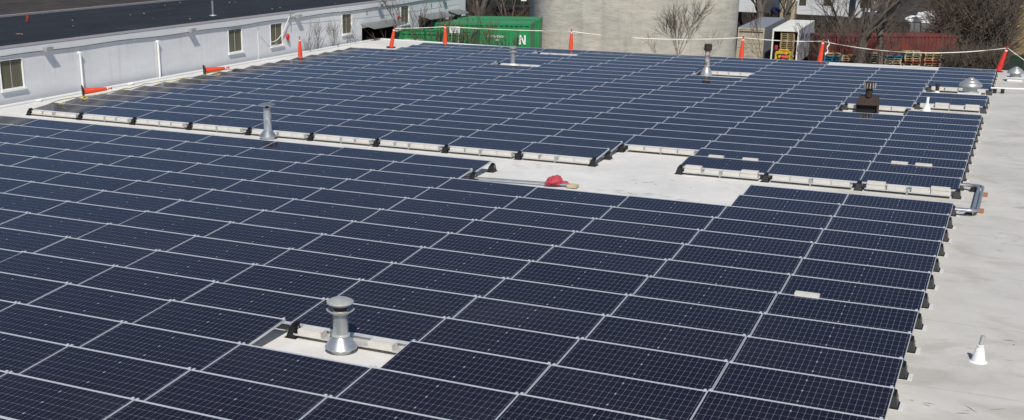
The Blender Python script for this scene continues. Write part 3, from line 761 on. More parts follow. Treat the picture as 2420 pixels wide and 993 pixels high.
m = MB(); m.box(-32.0, -2, 1.75, XW-.62, 51.8, 1.85); part(m, 'flat_dark_roof', 'dark_bitumen')
m = MB(); m.box(-32.1, -2, 1.70, -31.85, 51.8, 1.93); part(m, 'far_roof_edge', 'coping_grey')
for k, (a, b_) in enumerate(wins):
    g = MB(); g.box(XW-.06, a+.03, .515, XW-.05, b_-.03, 1.465); wf = MB()
    wf.box(XW-.07, a, .49, XW+.02, a+.03, 1.49); wf.box(XW-.07, b_-.03, .49, XW+.02, b_, 1.49); wf.box(XW-.07, a+.03, 1.465, XW+.02, b_-.03, 1.49)
    wf.box(XW-.07, a+.03, .49, XW+.0, b_-.03, .515)
    win = part(wf, 'window', 'paint_white')
    part(g, 'pane', 'window_curtain', win)
    mu = MB(); mu.box(XW-.049, (a+b_)/2-.012, .53, XW-.035, (a+b_)/2+.012, 1.45); part(mu, 'mullion', 'dull_metal', win)
    si = MB(); si.box(XW+.001, a-.05, .42, XW+.08, b_+.05, .487); part(si, 'sill', 'paint_white', win)
for k, (a, b_) in enumerate(ops):
    d = MB(); d.box(XW-3.5, a-.5, -5.6, XW-3.4, b_+.5, .64); part(d, 'dock_back_wall', 'brick_red')
    d = MB()
    for kk in range(3): d.box(XW-.9-.8*kk, a+.3+.9*kk, -2.4, XW-.5-.8*kk, min(b_-.1, a+.8+.9*kk), .1-.2*kk)
    part(d, 'dock_clutter', 'brick_red')
# awnings
for k, (a, b_, xo, lab) in enumerate(((38.65, 42.3, .78, None), (45.3, 48.5, .78, None), (49.3, 50.9, .6, None))):
    d = MB(); d.hexa([(XW+.01, a, .84), (XW+.01, b_, .84), (XW+xo, b_+.12, .62), (XW+xo, a+.12, .62)], [(XW+.01, a, .87), (XW+.01, b_, .87), (XW+xo, b_+.12, .65), (XW+xo, a+.12, .65)])
    part(d, 'awning', 'awning_metal')
# downpipes
for y, zt, zb in ((17.46, 1.38, -2.3), (21.97, 1.40, -2.3)):
    d = MB(); d.tube([(XW+.07, y, zb), (XW+.07, y, zt-.08)], .042, 10); d.tube([(XW+.0, y, zt), (XW+.13, y, zt)], .055, 10); d.tube([(XW+.07,y,zt-.1),(XW+.07,y,zt)], .05, 10)
    part(d, 'downpipe', 'paint_white', smooth=True)
d = MB(); d.tube([(XW+.03, 29.12, -2), (XW+.03, 29.12, 1.24)], .014, 6); part(d, 'conduit', 'paint_white')
# wall lamps
G = 'flood lamps along the wall'
for (y, lab) in ((15.74, 'leftmost'), (24.09, 'second'), (32.35, 'third'), (40.5, 'fourth'), (48.5, 'fifth')):
    d = MB(); d.hexa([(XW+.05, y-.15, 1.63), (XW+.05, y+.15, 1.63), (XW+.24, y+.13, 1.60), (XW+.24, y-.13, 1.60)], [(XW+.05, y-.17, 1.76), (XW+.05, y+.17, 1.76), (XW+.30, y+.17, 1.76), (XW+.30, y-.17, 1.76)])
    part(d, 'flood_lamp', 'dull_metal', bevel=.008)
# cable & mast
d = MB(); d.tube([(XW+.12, 31.70, 1.3), (XW+.12, 31.72, 2.02)], .02, 6); d.tube([(XW+.12,31.6,1.85),(XW+.12,32.1,1.83)], .012, 5); part(d, 'service_mast', 'galvanised')
cb = [(29.12,1.24),(29.3,1.14),(29.51,.98),(29.75,.80),(30.0,.70),(30.3,.69),(30.6,.76),(30.9,.92),(31.15,1.12),(31.4,1.42),(31.68,1.72)]
d = MB(); d.tube([(XW+.10, y, z) for y, z in cb], .016, 6); part(d, 'hanging_cable', 'paint_white')
d = MB(); d.tube([(XW+.11, 31.75 + 1.2*k, 1.62 - .10*math.sin(k/16*math.pi)*1.2 - .012*k) for k in range(17)], .006, 4); part(d, 'wall_wire', 'dull_metal')
bm = bmesh.new(); bmesh.ops.create_uvsphere(bm, u_segments=14, v_segments=10, radius=.11)
for v in bm.verts: v.co.z *= 1.45; v.co.x *= .7
me = bpy.data.meshes.new('alarm_bell'); bm.to_mesh(me); bm.free(); me.materials.append(MAT['siren_red']); o = bpy.data.objects.new('alarm_bell', me); COL.objects.link(o); o.parent = root; o.location = (.09, 1.5, .80)
d = MB(); d.tube([(XW+.05, 31.62, .66), (XW+.05, 31.68, .5)], .035, 6); part(d, 'alarm_bracket', 'dull_metal')
d = MB(); d.tube([(XW+.05, 42.75, .97), (XW+.16, 42.85, .86)], [.11, .05], 10); part(d, 'dock_beacon', 'siren_red')
d = MB()
for y, z in ((39.3, 1.42), (41.9, 1.44), (47.0, 1.35), (49.0,1.30)): d.box(XW+.001, y-.02, z-.14, XW+.03, y+.02, z+.06)
part(d, 'wall_anchors', 'shadow_anchor_dark')
# things on the dark roof
t = thing('vent_pipe', (-23.9, 29.14, 1.85), 'slim pale vent pipe standing on the dark roof', 'pipe')
lathe_part('pipe', [(.05,0),(.05,.66),(.04,.66)], 'galvanised', t, 12); lathe_part('flange', [(.17,.002),(.16,.02),(.06,.04)], 'dull_metal', t, 14)
b = MB(); b.tube([(0,0,0),(.02,.03,.18),(0,.02,.32)], [.05,.06,.03], 8); o = b.build('orange_marker', 'pallet_red'); o.location = (-29.0, 22.76, 1.86); tag(o, 'small red marker standing on the dark roof at left', 'marker')
b = MB(); b.tube([(-.12,0,.02),(.05,.05,.03),(.16,.06,.01)], .03, 6); o = b.build('orange_rag', 'rusty_white'); o.location = (-24.84, 17.97, 1.86); tag(o, 'small faded orange rag lying on the dark roof', 'rag')
b = MB(); rg = random.Random(2)
for k in range(22):
    x, y = rg.uniform(-31.5, -23), rg.uniform(14, 40); s = rg.uniform(.01, .04); b.box(x, y, 1.852, x+s*1.6, y+s, 1.852+s*.5)
o = b.build('roof_litter', 'concrete_block'); tag(o, 'pale bits of gravel and litter scattered on the dark roof', 'litter', None, 'stuff')
b = MB()
for k in range(60):
    x, y = rg.uniform(-21.0, -19.3), rg.uniform(12.2, 30); s = rg.uniform(.015, .035); b.box(x, y, .002, x+s, y+s, s*.5+.002)
o = b.build('roof_grit', 'membrane_boot'); tag(o, 'small white debris on the roof strip beside the left wall', 'debris', None, 'stuff')
for x, y, lab in ((-20.95, 14.7, 'white crumpled wrap beside the wall, nearest the walkway'), (-20.95, 19.6, 'white crumpled wrap beside the wall, between the downpipes'), (-20.9, 24.6, 'white crumpled wrap beside the wall, past the farther fallen cone')):
    b = MB(); b.tube([(0,-.18,.04),(.05,0,.06),(-.03,.18,.03)], [.03,.055,.02], 7); o = b.build('crumpled_wrap', 'paint_white', loc=(x, y, 0)); tag(o, lab, 'wrap', 'crumpled wraps')

# ------------------------------------------------------------------ tank, containers
b = MB(); n_ = 120; ring = []
for k in range(n_):
    a = 2*math.pi*k/n_; c_, s_ = math.cos(a), math.sin(a); e_ = .42
    x, y = 6.75*math.copysign(abs(c_)**e_, c_), 5.6*math.copysign(abs(s_)**e_, s_); ca, sa = math.cos(.42), math.sin(.42)
    ring.append((x*ca - y*sa, x*sa + y*ca))
b.add([(x, y, -7) for x, y in ring] + [(x, y, 5.5) for x, y in ring], [(k, (k+1) % n_, n_+(k+1) % n_, n_+k) for k in range(n_)] + [tuple(range(n_, 2*n_))])
o = b.build('concrete_tank', 'tank_concrete', smooth=True, loc=(-15.15, 65.1, 0)); tag(o, 'large weathered concrete tank with rounded corners behind the roof', 'tank')
b = MB(); b.tube([(0,0,-5.5),(0,0,4)], .07, 8); b.tube([(-.5,.25,-5.5),(-.5,.25,4)], .05, 8); b.tube([(-.5,.25,-.55),(0,0,-.55)], .03, 6); o = b.build('standpipe', 'dull_metal', loc=(-8.25, 66.4, 0)); tag(o, 'slim pale vertical pipe beside the right side of the concrete tank', 'pipe')

def obox(p0, dirv, L, D, z0, z1):
    d = Vector((dirv[0], dirv[1], 0)).normalized(); nrm = Vector((-d.y, d.x, 0))
    return Matrix(((d.x, nrm.x, 0, p0[0]), (d.y, nrm.y, 0, p0[1]), (0, 0, 1, 0), (0,0,0,1)))
def container(name, p0, p1, D, z0, z1, mside, mtop, label, rib=.28, open_top=False, par_extra=None):
    d = Vector((p1[0]-p0[0], p1[1]-p0[1], 0)); L = d.length
    t = thing(name, (p0[0], p0[1], 0), label, 'container', None, math.atan2(d.y, d.x))
    s = MB()
    s.box(0, .03, z0, L, .06, z1-.1); s.box(0, D-.06, z0, L, D-.03, z1-.1); s.box(0, .06, z0, .03, D-.06, z1-.1); s.box(L-.03, .06, z0, L, D-.06, z1-.1)
    x = .12
    while x < L - .2:
        s.hexa([(x, -.01, z0+.12), (x+rib*.5, -.01, z0+.12), (x+rib*.5, .03, z0+.12), (x, .03, z0+.12)], [(x, -.01, z1-.12), (x+rib*.5, -.01, z1-.12), (x+rib*.5, .03, z1-.12), (x, .03, z1-.12)]); x += rib
    s.build('side_walls', mside, t)
    r_ = MB()
    for a in ((0,-.03,L,.09),(0,D-.09,L,D+.03),(-.02,.09,.10,D-.09),(L-.10,.09,L+.02,D-.09)): r_.box(a[0], a[1], z1-.1, a[2], a[3], z1+.02)
    r_.box(0,-.03,z0,L,.05,z0+.11)
    for x in (0, L-.1): r_.box(x, -.035, z0+.11, x+.1, .04, z1-.1)
    r_.build('rails', mside, t)
    if not open_top:
        c = MB(); c.box(.10, .09, z1-.06, L-.10, D-.09, z1-.01); c.build('roof', mtop, t)
    else:
        c = MB(); n = 14
        vs = []; fs = []
        rr = random.Random(4)
        for a in range(n+1):
            for q in range(5): vs.append((.05+(L-.1)*a/n, .08+(D-.16)*q/4, z1-.42+rr.uniform(-.1,.12)))
        for a in range(n):
            for q in range(4): fs.append((a*5+q, a*5+q+1, (a+1)*5+q+1, (a+1)*5+q))
        c.add(vs, fs); c.build('scrap_load', mtop, t)
    return t
tb = container('green_container', (-21.0, 46.15), (-15.57, 47.55), 2.3, -2.3, .40, 'container_green', 'container_green_dull', 'large green container with a white letter N, left of the concrete tank')
container('green_container', (-20.9, 49.3), (-16.2, 50.55), 1.9, -2.3, .42, 'container_green', 'container_green_dull', 'green container behind the one lettered N, only its top showing')
container('green_dumpster', (-21.0, 41.9), (-17.0, 42.6), 1.9, -2.3, .24, 'container_green', 'scrap_grey', 'open-topped green container with grey scrap, by the back left roof corner', open_top=True)
def text(body, size, m, par, loc, rot, name='lettering', ext=.006):
    cu = bpy.data.curves.new(name, 'FONT'); cu.body = body; cu.size = size; cu.extrude = ext; cu.align_x = 'CENTER'; cu.offset = size*.012
    tmp = bpy.data.objects.new('tmp', cu); COL.objects.link(tmp)
    me = bpy.data.meshes.new_from_object(tmp.evaluated_get(bpy.context.evaluated_depsgraph_get())); bpy.data.objects.remove(tmp)
    me.materials.clear(); me.materials.append(MAT[m]); o = bpy.data.objects.new(name, me); COL.objects.link(o); o.parent = par; o.location = loc; o.rotation_euler = rot
    return o
Lb = math.hypot(5.43, 1.4)
# bold N
b = MB(); y_ = -.045
b.box(0, y_, 0, .10, y_+.02, .52); b.box(.27, y_, 0, .37, y_+.02, .52)
b.hexa([(.10,y_,.52),(.10,y_+.02,.52),(.27,y_+.02,.17),(.27,y_,.17)], [(.10,y_,.34),(.10,y_+.02,.34),(.27,y_+.02,-.01),(.27,y_,-.01)])
b.build('lettering', 'paint_white', tb, loc=(Lb-.62, 0, -.72))
text('VRABSFEROR', .17, 'paint_white', tb, (Lb-1.95, -.03, -.36), (R(90), 0, 0)); text('1881', .17, 'paint_white', tb, (Lb-1.9, -.03, -.55), (R(90), 0, 0))
b = MB(); b.box(0,0,0,.55,.03,.33); o = b.build('dock_sign', 'paint_white', loc=(-17.62, 41.2, .36)); tag(o, 'small white notice board behind the cone at the green container', 'sign'); o.rotation_euler = (0,0,.2)
for z in (.07,.15,.23):
    b = MB(); b.box(.07,-.006,z,.48,-.002,z+.035); b.build('writing', 'dull_metal', o)
b = MB(); b.tube([(.1,.02,-2.4),(.1,.02,.02)], .03, 6); b.tube([(.48,.02,-2.6),(.48,.02,.02)], .03, 6); b.build('posts', 'dull_metal', o)
# stacked white boards on the far left corner outside
b = MB()
for k in range(4): b.box(-.5, -.3, .07*k, .5, .3, .07*k+.05)
o = b.build('board_stack', 'wood_pale', loc=(-19.75, 41.1, -.32)); tag(o, 'pale stack of boards just behind the leaning cone at the back left', 'boards')
b = MB(); b.box(-.9,-.5,-2.4,.9,.5,-.36); o = b.build('loading_crate', 'dull_metal', loc=(-19.9, 41.1, 0)); tag(o, 'grey bin under the board stack behind the back left roof corner', 'bin')

# ------------------------------------------------------------------ trucks
def truck(name, p0, p1, L, z0, z1, mroof, mside, mfront, label, open_back):
    d = Vector((p1[0]-p0[0], p1[1]-p0[1], 0)); Wd = d.length
    t = thing(name, (p0[0], p0[1], 0), label, 'truck', None, .04)
    fl = z0 + 1.0; sk = -.075   # the box is skewed only by its heading
    b = MB(); b.box(0, .02, z1-.04, Wd, L, z1); b.build('box_roof', mroof, t)
    b = MB(); b.box(0, .08, fl, .04, L, z1-.04); b.box(Wd-.04, .08, fl, Wd, L, z1-.04); b.box(.04, L-.05, fl, Wd-.04, L, z1-.04); b.build('box_sides', mside, t)
    b = MB(); b.box(-.01, 0, fl, .10, .08, z1-.02); b.box(Wd-.10, 0, fl, Wd+.01, .08, z1-.02); b.box(.10, 0, z1-.18, Wd-.10, .08, z1-.02); b.build('rear_frame', mfront, t)
    b = MB(); b.box(-.01, 0, fl-.14, Wd+.01, L, fl-.0); b.build('floor', 'dull_metal', t)
    b = MB()
    for x in (.25, Wd-.45): b.box(x, .6, z0+.55, x+.2, L+2, fl-.14)
    b.box(.1, -.05, z0+.42, Wd-.1, .05, z0+.58); b.build('chassis', 'rubber', t)
    for x in (.02, Wd-.32):
        for y in (1.5, 2.6, L+1.2):
            b = MB(); n = 18; b.lathe([(.38,0),(.48,.03),(.48,.27),(.38,.30)], n); b.v = [(p[2]+x, p[0]+y, p[1]+z0+.48) for p in b.v]; wh = b.build('wheel', 'rubber', t)
            b = MB(); b.lathe([(.22,-.004),(.22,.304)], 12); b.v = [(p[2]+x, p[0]+y, p[1]+z0+.48) for p in b.v]; b.build('rim', 'dull_metal', wh)
    b = MB(); b.hexa([(.1,L+.25,z0+.5),(Wd-.1,L+.25,z0+.5),(Wd-.1,L+2.2,z0+.5),(.1,L+2.2,z0+.5)], [(.1,L+.25,z1-.7),(Wd-.1,L+.25,z1-.7),(Wd-.15,L+1.6,z1-.8),(.15,L+1.6,z1-.8)]); b.build('cab', mfront, t, bevel=.05)
    for x in (.05, Wd-.17):
        b = MB(); b.box(x, -.055, z0+.62, x+.12, -.048, z0+.72); b.build('tail_light', 'siren_red', t)
    if open_back:
        b = MB(); b.box(.10, .3, z1-.22, Wd-.10, .34, z1-.05)
        b.build('rolled_door', 'dull_metal', t)
        b = MB(); b.box(.042, .1, fl, .052, L-.1, z1-.05); b.box(Wd-.052, .1, fl, Wd-.042, L-.1, z1-.05); b.build('inner_lining', 'bark_dark', t)
    else:
        b = MB(); b.box(.10, .04, fl, Wd-.10, .06, z1-.42); dr = b.build('roller_door', 'truck_door', t)
        b = MB(); b.box(.14, .03, z1-.40, Wd-.14, .055, z1-.30); b.build('dark_header', 'bark_dark', t)
        b = MB(); b.box(.10, .035, z1-.30, Wd-.10, .06, z1-.18); b.build('top_panel', 'truck_door', t)
        b = MB()
        for k in range(5): b.box(.11, .034, fl+.25+.33*k, Wd-.11, .038, fl+.262+.33*k)
        b.build('door_seams', 'bark_dark', dr)
    return t
ZT = -2.1
tw = truck('box_truck', (-8.32, 80.61), (-6.46, 81.30), 9.6, -5.6, ZT, 'truck_cream', 'truck_shaded_side', 'paint_white', 'white box truck with open back loaded with wooden pallets', True)
truck('box_truck', (-11.06, 81.0), (-9.18, 81.75), 11.2, -5.6, ZT, 'truck_grey', 'truck_grey', 'truck_door', 'grey-roofed box truck with closed stained door, beside the tank', False)
b = MB()
Wd = 1.985
b.box(Wd+.002, 1.2, ZT-.9, Wd+.006, 3.0, ZT-.55); b.box(Wd+.002, 4.2, ZT-1.0, Wd+.006, 5.4, ZT-.7); b.hexa([(Wd+.002,.4,ZT-1.45),(Wd+.006,.4,ZT-1.45),(Wd+.006,9,ZT-.95),(Wd+.002,9,ZT-.95)], [(Wd+.002,.4,ZT-1.38),(Wd+.006,.4,ZT-1.38),(Wd+.006,9,ZT-.88),(Wd+.002,9,ZT-.88)])
b.build('side_markings', 'truck_marks', tw)
def pallet_mb(mb, x, y, z, M=None, w_=1.1, d_=1.0):
    for k in range(5): mb.box(x, y+k*(d_/5)+.01, z+.11, x+w_, y+(k+1)*(d_/5)-.03, z+.135, M)
    for k in range(3): mb.box(x+k*(w_-.1)/2, y, z+.02, x+k*(w_-.1)/2+.1, y+d_, z+.11, M)
    for k in range(3): mb.box(x, y+k*(d_-.1)/2, z, x+w_, y+k*(d_-.1)/2+.1, z+.02, M)
# pallets in the truck
Mt = Matrix.Translation((-8.32, 80.61, 0)) @ Matrix.Rotation(.04, 4, 'Z')
for k in range(15):
    mb = MB(); dx = random.Random(k).uniform(-.04, .04); pallet_mb(mb, .62+dx, .12, 0, None, 1.05, 1.0)
    o = mb.build('wooden_pallet', 'wood'); o.matrix_world = Mt @ Matrix.Translation((0, 0, -4.55 + .15*k))
    tag(o, 'wooden pallet stacked in the open white truck, %s from the bottom' % ordn(k+1), 'pallet', 'pallets in the white truck')
# rolled blanket bundle in the truck
b = MB(); b.tube([(0,0,0),(.03,0,.5),(0,.02,.85)], [.16,.17,.13], 10); o = b.build('blanket_roll', 'cloth_navy', smooth=True); o.matrix_world = Mt @ Matrix.Translation((.32, .3, -4.58)); tag(o, 'dark upright bundle with dark red top, left inside the open truck', 'bundle')
b = MB(); b.tube([(0,.02,.85),(0,.02,1.0),(0,.02,1.22)], [.15,.17,.10], 10); b.build('red_blanket', 'pallet_red', o, smooth=True)
# forklift
fx, fy = -7.15, 79.35
t = thing('forklift', (fx, fy, -5.54), 'yellow forklift loading pallets into the open white truck', 'forklift', None, .11)
b = MB(); b.box(-.5,-.9,.35,.5,.3,1.0); b.build('body', 'rubber', t, bevel=.05)
b = MB()
for x in (-.56,.46): b.box(x,-.75,.5,x+.10,-.65,1.78); b.box(x,.3,.5,x+.10,.4,1.78)
for k in range(5): b.box(-.56,-.75+.26*k,1.78,.56,-.68+.26*k,1.83)
b.box(-.56,-.75,1.78,-.46,.4,1.84); b.box(.46,-.75,1.78,.56,.4,1.84)
b.build('overhead_guard', 'forklift_yellow', t)
b = MB(); b.box(-.4,.5,.1,-.28,.6,2.0); b.box(.28,.5,.1,.4,.6,2.0); b.box(-.4,.5,1.9,.4,.6,2.0); b.box(-.4,.5,1.2,.4,.58,1.3); b.build('mast', 'forklift_yellow', t)
b = MB(); b.tube([(-.3,-.8,1.15),(.3,-.8,1.15)], .14, 12); b.build('gas_bottle', 'paint_white', t, smooth=True)
for x in (-.58,.42):
    for y in (-.6,.25):
        b = MB(); b.lathe([(.2,0),(.28,.02),(.28,.16),(.2,.18)], 14); b.v = [(p[2]+x, p[0]+y, p[1]+.28) for p in b.v]; b.build('wheel', 'rubber', t)
# driver
def skin_body(name, vs, es, rad, m, parent=None):
    me = bpy.data.meshes.new(name); me.from_pydata(vs, es, []); o = bpy.data.objects.new(name, me); COL.objects.link(o)
    md = o.modifiers.new('s', 'SKIN'); 
    for k, r_ in enumerate(rad): me.skin_vertices[0].data[k].radius = (r_, r_)
    me.skin_vertices[0].data[0].use_root = True
    o.modifiers.new('u', 'SUBSURF').levels = 1
    dg = bpy.context.evaluated_depsgraph_get(); me2 = bpy.data.meshes.new_from_object(o.evaluated_get(dg)); bpy.data.objects.remove(o)
    me2.materials.clear(); me2.materials.append(MAT[m]); o = bpy.data.objects.new(name, me2); COL.objects.link(o)
    for p in me2.polygons: p.use_smooth = True
    if parent: o.parent = parent
    return o
vs = [(0,0,0),(0,.02,.2),(0,.02,.42),(0,.03,.53),(0,.05,.62),(0,.06,.72),(-.19,.03,.44),(-.27,.10,.2),(-.16,.36,.16),(.19,.03,.44),(.27,.10,.2),(.16,.36,.16),(-.1,.0,-.02),(-.13,.42,.0),(-.13,.45,-.42),(-.13,.58,-.46),(.1,0,-.02),(.13,.42,.0),(.13,.45,-.42),(.13,.58,-.46)]
es = [(0,1),(1,2),(2,3),(3,4),(4,5),(2,6),(6,7),(7,8),(2,9),(9,10),(10,11),(0,12),(12,13),(13,14),(14,15),(0,16),(16,17),(17,18),(18,19)]
rad = [.15,.15,.15,.06,.095,.09,.065,.05,.04,.065,.05,.04,.1,.075,.05,.05,.1,.075,.05,.05]
o = skin_body('person', vs, es, rad, 'vest_red'); o.location = (fx+.12, fy-.3, -5.54+1.05); o.rotation_euler = (0,0,.35)
tag(o, 'person in a red-orange jacket sitting on the yellow forklift, facing the truck', 'person')
b = MB(); b.lathe([(.10,0),(.115,.03),(.11,.10),(.06,.15),(.001,.165)], 12, (0,.055)); b.build('hard_hat', 'cone_orange', o, smooth=True, loc=(0,0,.70))

# ------------------------------------------------------------------ red container & pallets
container('red_container', (-5.02, 82.32), (4.51, 87.1), 2.4, -5.6, -2.66, 'container_red', 'container_red', 'long red shipping container behind the bare trees and pallet stacks', rib=.3)
stk = [(-3.8, 76.9, 'pallet_blue', 12, 'left'), (-2.6, 77.6, 'wood', 11, 'l2'), (-1.25, 78.4, 'wood_pale', 12, 'm'), (.25, 78.9, 'pallet_blue', 11, 'm2'), (1.55, 79.3, 'wood_pale', 13, 'r1'), (2.85, 80.2, 'wood', 12, 'r2')]
desc = ['leftmost stack behind the orange-red cone', 'second stack from the left, before the red container', 'third stack from the left, behind the leaning trunk', 'blue stack right of the leaning trunk', 'tallest pale stack before the red container', 'rightmost stack before the red container']
for q, (x, y, mt, n, _) in enumerate(stk):
    rq = random.Random(q+20)
    for k in range(n):
        mm = mt if rq.random() < .62 else rq.choice(['wood', 'wood_pale', 'pallet_blue', 'pallet_red'])
        mb = MB(); pallet_mb(mb, 0, 0, 0, None, 1.2, 1.0)
        o = mb.build('wooden_pallet', mm, loc=(x + rq.uniform(-.05,.05), y + rq.uniform(-.05,.05), -5.54 + .175*k)); o.rotation_euler = (0, 0, .4 + rq.uniform(-.05,.05)); o.scale = (1, 1, 1.2)
        cname = {'wood': 'brown', 'wood_pale': 'pale', 'pallet_blue': 'blue', 'pallet_red': 'red'}[mm]
        tag(o, '%s pallet, %s up in the %s' % (cname, ordn(k+1), desc[q]), 'pallet', 'pallets stacked before the red container')

# ------------------------------------------------------------------ fences
def fence(name, pts, ztops, h, m, label, posts=3.0, panels=None):
    t = thing(name, (pts[0][0], pts[0][1], 0), label, 'fence')
    s = MB(); po = MB()
    for (a, za), (c, zc) in zip(list(zip(pts, ztops))[:-1], list(zip(pts, ztops))[1:]):
        a = Vector((*a, 0)); c = Vector((*c, 0)); d = (c-a); L = d.length; d.normalize(); nn = Vector((-d.y, d.x, 0))*.02
        o_ = Vector((pts[0][0], pts[0][1], 0)); A = a-o_; C_ = c-o_
        s.hexa([A-nn+Vector((0,0,za-h)), C_-nn+Vector((0,0,zc-h)), C_+nn+Vector((0,0,zc-h)), A+nn+Vector((0,0,za-h))], [A-nn+Vector((0,0,za)), C_-nn+Vector((0,0,zc)), C_+nn+Vector((0,0,zc)), A+nn+Vector((0,0,za))])
        k = 0
        while k < L:
            p = A + d*k; z = za + (zc-za)*k/L; po.tube([p + Vector((0,0,z-h)) - nn*2.5, p + Vector((0,0,z+.08)) - nn*2.5], .04, 6); k += posts
        po.tube([A+Vector((0,0,za)), C_+Vector((0,0,zc))], .035, 6)
    s.build('screen', m, t); po.build('posts', 'bark_dark', t); return t
fence('mesh_fence', [(-20.5, 100.5), (-16.1, 102.66), (-7, 107.1), (-.9, 110)], [-2.3, -2.48, -2.92, -3.48], 3.2, 'fence_mesh_dark', 'dark vine-covered mesh fence behind the trucks')
fence('slat_fence', [(-.85, 110.03), (3.21, 111.95)], [-3.48, -3.76], 2.2, 'fence_slate', 'grey panel fence above the right end of the red container')
fence('mesh_fence', [(3.25, 111.97), (9.5, 114.5), (20, 119)], [-3.8, -3.9, -4], 2, 'fence_mesh_dark', 'dark mesh fence behind the thick brush at right')
fence('screen_fence', [(4.3, 85.4), (9.35, 87.89), (16, 91)], [-3.88, -4.01, -4.1], 1.7, 'fence_green', 'green windscreen fence behind the far right cone')
# ------------------------------------------------------------------ buildings and bits beyond
def bx(name, x0, y0, z0, x1, y1, z1, m, label, cat, rz=0, group=None):
    b = MB(); b.box(0, 0, z0, x1-x0, y1-y0, z1); o = b.build(name, m, None, loc=(x0, y0, 0)); o.rotation_euler = (0,0,rz); return tag(o, label, cat, group)
t = bx('white_shed', -16.0, 131.3, -5.6, -9.0, 137, 2.5, 'siding_white', 'long white building beyond the dark fence, above the open truck', 'building', rz=.44)
for x in (1.2, 4.0):
    b = MB(); b.box(x, -.03, -3.6, x+.8, .0, -2.8); b.build('window', 'window_glass', t)
t = bx('white_house', -9.0, 134.8, -5.6, -6.8, 138, 1.0, 'siding_white', 'white house corner with a dark window, right of the long white building', 'building', rz=.44)
b = MB(); b.box(.5, -.03, -3.9, 1.7, .0, -2.9); b.build('window', 'window_glass', t)
t = bx('grey_shed', -23.0, 124.0, -5.6, -17.8, 128, 1.5, 'siding_white', 'pale shed beyond the fence, just right of the concrete tank', 'building', rz=.44)
b = MB(); b.box(1, -.03, -4.4, 2.2, 0, -3.2); b.build('door', 'dull_metal', t)
# parked pickup
t = thing('parked_pickup', (-6.6, 128.5, -5.6), 'dark blue pickup parked beyond the fence, left of the white debris pile', 'pickup', None, 1.75)
b = MB(); b.hexa([(-2.4,-.9,.4),(2.4,-.9,.4),(2.4,.9,.4),(-2.4,.9,.4)], [(-2.4,-.9,1.1),(2.3,-.9,1.05),(2.3,.9,1.05),(-2.4,.9,1.1)])
b.hexa([(-.6,-.85,1.06),(1.4,-.85,1.06),(1.4,.85,1.06),(-.6,.85,1.06)], [(-.4,-.75,1.75),(.9,-.75,1.75),(.9,.75,1.75),(-.4,.75,1.75)]); b.build('body', 'car_blue', t, bevel=.05)
b = MB(); b.box(-.35,-.7,1.76,.85,.7,1.78); b.box(-2.42,-.8,.8,-2.41,.8,1.0); b.build('white_trim', 'paint_white', t)
for x in (-1.5, 1.5):
    for y in (-.95, .75):
        b = MB(); b.lathe([(.25,0),(.36,.02),(.36,.18),(.25,.2)], 14); b.v = [(p[0]+x, p[2]+y, p[1]+.36) for p in b.v]; b.build('wheel', 'rubber', t)
def blob(name, m, loc, r_, sq, label, cat, seed, amp=.3, fr=1.2, kind=None):
    bm = bmesh.new(); bmesh.ops.create_icosphere(bm, subdivisions=5, radius=1)
    for v in bm.verts:
        n = noise.fractal(v.co*fr + Vector((seed,0,0)), 1, 2, 5); k = 1 + n*amp; v.co = Vector((v.co.x*r_*k, v.co.y*r_*k*.8, v.co.z*r_*sq*k))
    me = bpy.data.meshes.new(name); bm.to_mesh(me); bm.free(); me.materials.append(MAT[m]); o = bpy.data.objects.new(name, me); COL.objects.link(o); o.location = loc
    return tag(o, label, cat, None, kind)
blob('debris_pile', 'snow_white', (-1.0, 133.5, -5.4), 2.5, .5, 'white heap of tarpaulin and debris beyond the grey fence', 'debris pile', 3, .5, 2.0)
blob('debris_pile', 'snow_white', (-7.0, 121, -5.3), .9, .6, 'small white heap beyond the dark fence, left of the pickup', 'debris pile', 8, .4, 1.6)
b = MB(); b.lathe([(.3,0),(.36,.05),(.37,.25),(.34,.27),(.36,.3),(.37,.55),(.34,.57),(.37,.6),(.36,.85),(.30,.9)], 20); b.v = [(p[0], p[2], p[1]) for p in b.v]
o = b.build('blue_barrel', 'barrel_blue', smooth=True, loc=(-11.9, 101.2, -2.15)); o.rotation_euler = (0,0,.45); tag(o, 'dark blue barrel lying end-on atop the fence line between two trunks', 'barrel')
b = MB(); b.box(0,0,-3.2,1.4,1.2,-1.5); b.box(.1,.1,-1.5,1.2,1.1,-1.3); o = b.build('machine_crate', 'wood_pale', loc=(-12.2, 104.5, 0)); tag(o, 'tan weathered crate behind the blue barrel', 'crate')
# dark woods bank behind the left building
blob('ivy_bank', 'ivy_dark', (-33, 84, -4), 6.5, .62, 'dark overgrown bank beyond the end of the left building', 'thicket', 2, .35, 1.5, 'stuff')
blob('ivy_bank', 'ivy_dark', (-24.5, 92, -4.4), 6.2, .62, 'dark overgrown bank behind the green containers', 'thicket', 6, .35, 1.5, 'stuff')
bx('dark_shed', -30.2, 77.5, -5.0, -26.0, 80.0, -.9, 'fence_mesh_dark', 'dark weathered shed among the trunks left of the tank', 'shed', rz=.42)
bx('pale_trailer', -36, 88.5, -5, -29.2, 90.5, 1.6, 'siding_white', 'pale trailer at the very top edge behind the left trunks', 'trailer', rz=.42)
t = bx('yard_sign', -22.25, 62.8, .62, -21.88, 62.85, 1.6, 'paint_white', 'small white sign on a post at the left edge of the tank', 'sign', rz=.42)
b = MB(); b.tube([(.18,.02,-4),(.18,.02,.62)], .03, 6); b.build('post', 'bark_dark', t)

